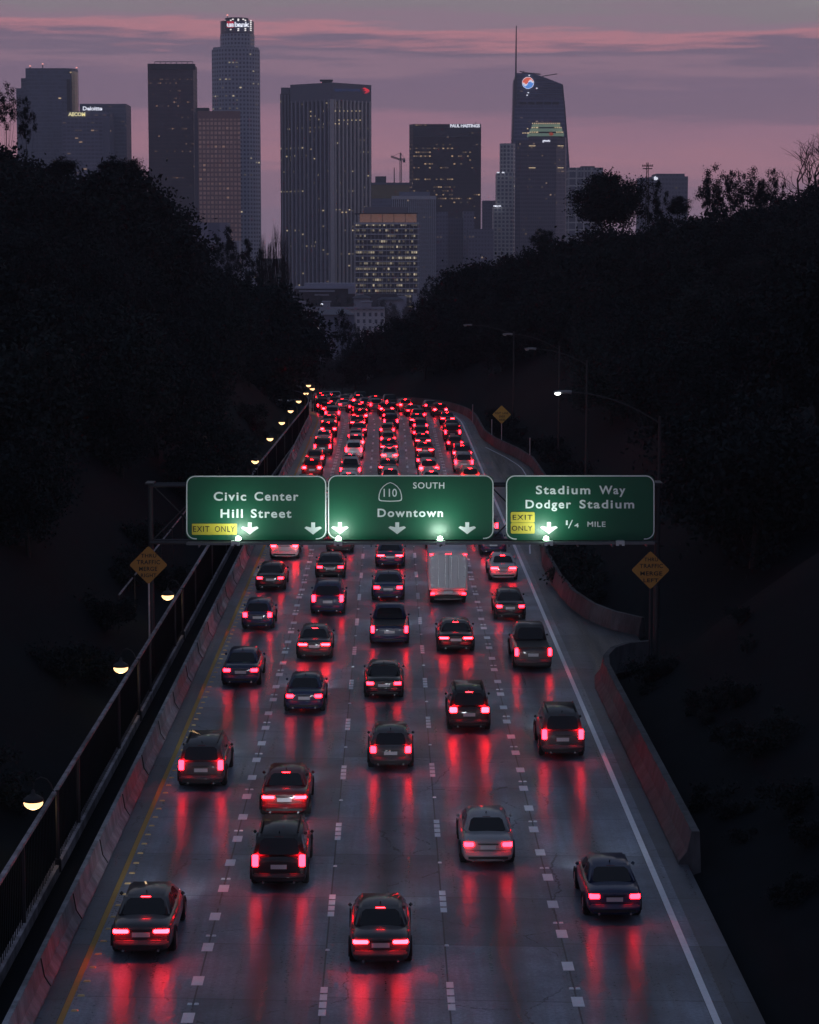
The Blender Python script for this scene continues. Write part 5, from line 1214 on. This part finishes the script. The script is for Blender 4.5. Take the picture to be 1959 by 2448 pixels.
# trees one can tell apart on the silhouettes
def solo(px, ytop, Yd, key, lab, wid, grp=None):
    """tree whose top stands at that pixel row and whose crown is wid photo pixels wide at its real distance"""
    t = W(px, ytop, Yd); base = g(t.x, Yd); H = t.z - base; tm, cm_, ph, rx = PROTO[key]; sx = (wid / 2 / F * Yd) / (rx * 1.12 * H / ph)
    kk = 1.0
    if H / ph * sx < H / ph * .35: base = base
    return tree(key, t.x, Yd, H, lab, grp, sx=sx)
def solo2(px, ytop, ybot, Yd, key, lab, wid, grp=None):
    """same, the crown spanning ytop..ybot; a long bare trunk carries it when the ground is lower"""
    tm, cm_, ph, rx = PROTO[key]; zs = [v.co.z for v in cm_.vertices]; c0, c1 = min(zs), max(zs)
    t = W(px, ytop, Yd); zb_ = W(px, ybot, Yd).z; s = (t.z - zb_) / (c1 - c0); w = (wid / 2 / F * Yd) / (rx * 1.12)
    base = g(t.x, Yd); o = bpy.data.objects.new('leafy_tree', None); COL.objects.link(o); o.location = (t.x, Yd, base); o.rotation_euler = (0, 0, rnd.uniform(0, 6.28)); tag(o, lab, 'tree', grp)
    b_ = bpy.data.objects.new('crown', cm_); COL.objects.link(b_); b_.parent = o; b_.scale = (w, w, s); b_.location = (0, 0, zb_ - c0 * s - base)
    a = bpy.data.objects.new('trunk', tm); COL.objects.link(a); a.parent = o; tt = max((t.z - (c1 - c0) * s * .35 - base) / max(v.co.z for v in tm.vertices), .2); a.scale = (w, w, tt)
    return o
solo2(1464, 397, 560, 318, 'dome', 'broad dome-crowned tree standing highest beside the utility pole', 186)
solo2(1575, 425, 550, 316, 'airy1', 'ragged tree just right of the utility pole', 62); solo2(1622, 462, 520, 312, 'round2', 'low rounded tree between the ragged tree and the slim airy one', 70)
solo2(1710, 386, 520, 300, 'airy2', 'airy slim tree in front of the pale sky on the right ridge', 92); solo2(1690, 420, 520, 304, 'airy1', 'small airy tree touching the left side of the slim one on the ridge', 50)
solo2(1752, 402, 520, 298, 'airy1', 'loose low tree right of the airy slim tree on the right ridge', 78); solo2(1790, 394, 515, 296, 'airy2', 'open crowned tree in the middle of the right ridge row', 84)
solo2(1850, 398, 500, 292, 'airy1', 'last loose leafy tree before the bare one on the right ridge', 60); solo2(1822, 418, 510, 294, 'round2', 'small dense tree in the right ridge row', 46)
solo2(1297, 541, 600, 350, 'round2', 'small round bump of a tree below the sail shaped tower', 60); solo2(1060, 646, 720, 380, 'airy1', 'ragged tree top left of the low bumps on the right slope', 60)
solo2(8, 192, 320, 250, 'airy2', 'airy tall tree at the left edge against the pink sky', 74); solo2(60, 226, 345, 262, 'airy1', 'wispy tree second from the left edge above the dark hill', 52)
solo2(145, 366, 440, 248, 'round4', 'low rounded tree top below the stepped office block', 90); solo2(262, 364, 450, 250, 'round4', 'broad dark tree top in front of the stepped office block', 90); solo2(318, 370, 470, 246, 'round1', 'rounded tree top at the right shoulder of the left hill', 90)
solo2(426, 512, 590, 330, 'round2', 'small round tree standing out right of the left hill edge', 44)
solo2(546, 538, 680, 400, 'column1', 'tall narrow evergreen in front of the bronze tower', 36); solo2(521, 560, 680, 405, 'column1', 'second narrow evergreen, left of the taller one by the bronze tower', 34)
solo2(592, 568, 690, 398, 'column1', 'narrow dark evergreen at the foot of the crowned round tower', 40); solo2(480, 582, 660, 430, 'airy1', 'feathery tree before the pale terrace building on the left', 50); solo2(450, 592, 650, 425, 'airy2', 'low feathery tree at the left end of the terrace building', 46)
solo2(622, 590, 680, 400, 'airy1', 'open tree between the evergreens and the bare poplars', 44); solo2(569, 585, 670, 402, 'airy2', 'thin leafy tree between the two tallest evergreens', 30)
solo2(674, 655, 860, 320, 'round1', 'rounded dark tree ending the left mass below the ribbed tower', 52)
solo2(818, 735, 840, 440, 'airy1', 'small loose tree standing in the gap before the turreted apartments', 60); solo2(735, 750, 860, 430, 'airy2', 'loose tree at the left side of the gap', 60)
solo2(712, 735, 830, 400, 'airy1', 'feathery tree overhanging the left side of the gap', 50); solo2(856, 770, 850, 430, 'airy2', 'thin tree at the right side of the gap', 40)
for k, (px_, yt_, yd_) in enumerate([(765, 872, 560), (800, 850, 580), (835, 838, 560), (780, 835, 640), (820, 826, 660), (745, 842, 620), (852, 812, 600)]):
    solo(px_, yt_, yd_, K4[k % 3], 'low dark tree in the hollow beyond the bend', 80, 'trees in the hollow beyond the bend')
for k, (px_, yt_, yd_) in enumerate([(1046, 672, 480), (1010, 690, 480), (1030, 655, 500)]):
    solo2(px_, yt_, yt_ + 90, yd_, 'airy1', 'lacy tree along the edge of the right slope under the lit office block', 54, 'lacy trees on the right slope edge')
for k, (px_, yt_, yd_) in enumerate([(720, 712, 1300), (760, 700, 1320), (805, 698, 1340), (835, 702, 1350), (745, 706, 1360), (880, 712, 1300), (915, 708, 1330), (940, 715, 1340), (975, 712, 1330), (1010, 700, 1300), (700, 705, 1290)]):
    solo(px_, yt_, yd_, K4[k % 3], 'distant street tree between the parking structure and the apartments', 38, 'distant street trees in the gap')
# bare trees
def bare_mesh(seed, H, spread, depth=6, up=.5, r=.16):
    rd = random.Random(seed); mb = MB()
    def br(p, d, l, r_, k):
        q = p + d * l; m_ = p.lerp(q, .5) + Vector((rd.gauss(0, 1), rd.gauss(0, 1), rd.gauss(0, 1))) * l * .05
        mb.tube([p, m_, q], r_, 4 if k > 2 else 5, r1=r_ * .62, caps=False)
        if k >= depth: return
        for j in range(rd.choice((2, 3, 3)) if k else 4):
            nd = (d + Vector((rd.gauss(0, 1), rd.gauss(0, 1), rd.gauss(0, .6))) * spread + Vector((0, 0, up))).normalized()
            br(m_.lerp(q, rd.uniform(.1, 1)) if j else q, nd, l * rd.uniform(.62, .86), r_ * .6, k + 1)
    br(Vector((0, 0, -1)), Vector((0, 0, 1)), H * .27, r, 0)
    me = mb.mesh('branches'); return me, max(v.co.z for v in me.vertices)
bm1, bh1 = bare_mesh(5, 12, .55, 6, .22, .2); bm2, bh2 = bare_mesh(11, 14, .22, 6, .55, .24); bm3, bh3 = bare_mesh(12, 14, .24, 6, .6, .24)
for m_ in (bm1, bm2, bm3): m_.materials.append(barkm)
def bare(me, mh, px, yt, Yd, lab, sx=1.0):
    t = W(px, yt, Yd); bz = g(t.x, Yd); s = (t.z - bz) / mh; o = link('bare_tree', me); o.location = (t.x, Yd, bz); o.scale = (s * sx, s * sx, s); o.rotation_euler = (0, 0, rnd.uniform(0, 6)); tag(o, lab, 'tree')
bare(bm1, bh1, 1925, 318, 285, 'leafless spreading tree at the right edge against the sky', 1.15)
bare(bm1, bh1, 1968, 300, 280, 'leafless tree cut by the right edge of the picture', 1.2)
bare(bm2, bh2, 655, 522, 400, 'tall leafless poplar between the round tower and ribbed tower', .42); bare(bm3, bh3, 636, 540, 398, 'shorter leafless poplar left of the tall one', .4); bare(bm3, bh3, 672, 585, 396, 'small leafless sapling at the left foot of the ribbed tower', .42)
bare(bm2, bh2, 622, 560, 402, 'leafless sapling against the round tower, beside the narrow evergreen', .35)
# forked trunk behind the left end of the signs
YF = 165; q0 = W(528, 1150, YF)
mb = MB(); fk = [W(486, 1060, YF), W(478, 1090, YF), W(472, 1140, YF)]
mb.tube([W(470, 1180, YF), W(474, 1130, YF), W(484, 1092, YF), W(492, 1062, YF)], .28, 7, r1=.16); mb.tube([W(533, 1180, YF), W(525, 1130, YF), W(508, 1096, YF), W(495, 1066, YF), W(488, 1040, YF)], .3, 7, r1=.15)
t = empty('forked_tree', (W(500, 1100, YF).x, YF, g(W(500, 1100, YF).x, YF)), 'tree with two leaning trunks coloured as warmly lit behind the left green sign', 'tree')
for v in (0,): mb.build('trunk', mat('bark_painted_warm_light', (.16, .12, .11), .85, noise=.25, nscale=3), t)  # warm light on the trunks is put into this bark colour
cm_ = PROTO['round2'][1]; o = link('crown', cm_, None, t); o.location = (0, 0, W(495, 1040, YF).z - t.location.z - 5.5); o.scale = (.75,) * 3
# shrubs behind the barriers
SHG = 'dark shrubs along the foot of the fences'
for k in range(34):
    y = rnd.uniform(60, 250); x = P(-rnd.uniform(12.6, 15), y).x
    tree(rnd.choice(('shrub1', 'shrub2')), x, y, rnd.uniform(1.2, 2.4), 'dark shrub in the undergrowth behind the left path fence', SHG, 'shrub', 'shrub')
for k in range(22):
    y = rnd.uniform(66, 104); x = rnd.uniform(11.6, 16)
    tree(rnd.choice(('shrub1', 'shrub2')), x, y, rnd.uniform(.8, 1.6), 'dark shrub on the slope behind the near right barrier', 'dark shrubs behind the right barrier', 'shrub', 'shrub')
for k, y in enumerate([128, 132, 136.5, 141, 146, 151, 157]):
    tree('shrub2', redge(y) + 1.2, y, 2.4 + .5 * (k % 3), 'grey leafy shrub spilling over the barrier just below the right green sign', 'grey shrubs spilling over the right barrier', 'shrub', 'shrub')
for k, y in enumerate(frange(172, 262, 9)):
    tree('shrub1', redge(y) + 2.2, y, 1.6 + .5 * (k % 3), 'dark shrub behind the right barrier beyond the gantry', 'dark shrubs beyond the gantry', 'shrub', 'shrub')

# ------------------------------------------------------------------ evening air
hz = MB().box(-1500, 1500, -60, 3100, -40, 330).build('haze', None) if False else None
me = MB().box(-2600, 2600, -60, 3200, -40, 360).mesh('haze')
hm = bpy.data.materials.new('evening_haze'); hm.use_nodes = True; nt = hm.node_tree; nt.nodes.clear()
pv = N(nt, 'ShaderNodeVolumePrincipled'); pv.inputs['Color'].default_value = (.80, .80, .95, 1); pv.inputs['Density'].default_value = .00015; pv.inputs['Anisotropy'].default_value = .2
ou = N(nt, 'ShaderNodeOutputMaterial'); nt.links.new(pv.outputs[0], ou.inputs['Volume'])
HAZE = True
if HAZE:
    h = link('haze', me, hm); tag(h, kind='stuff')
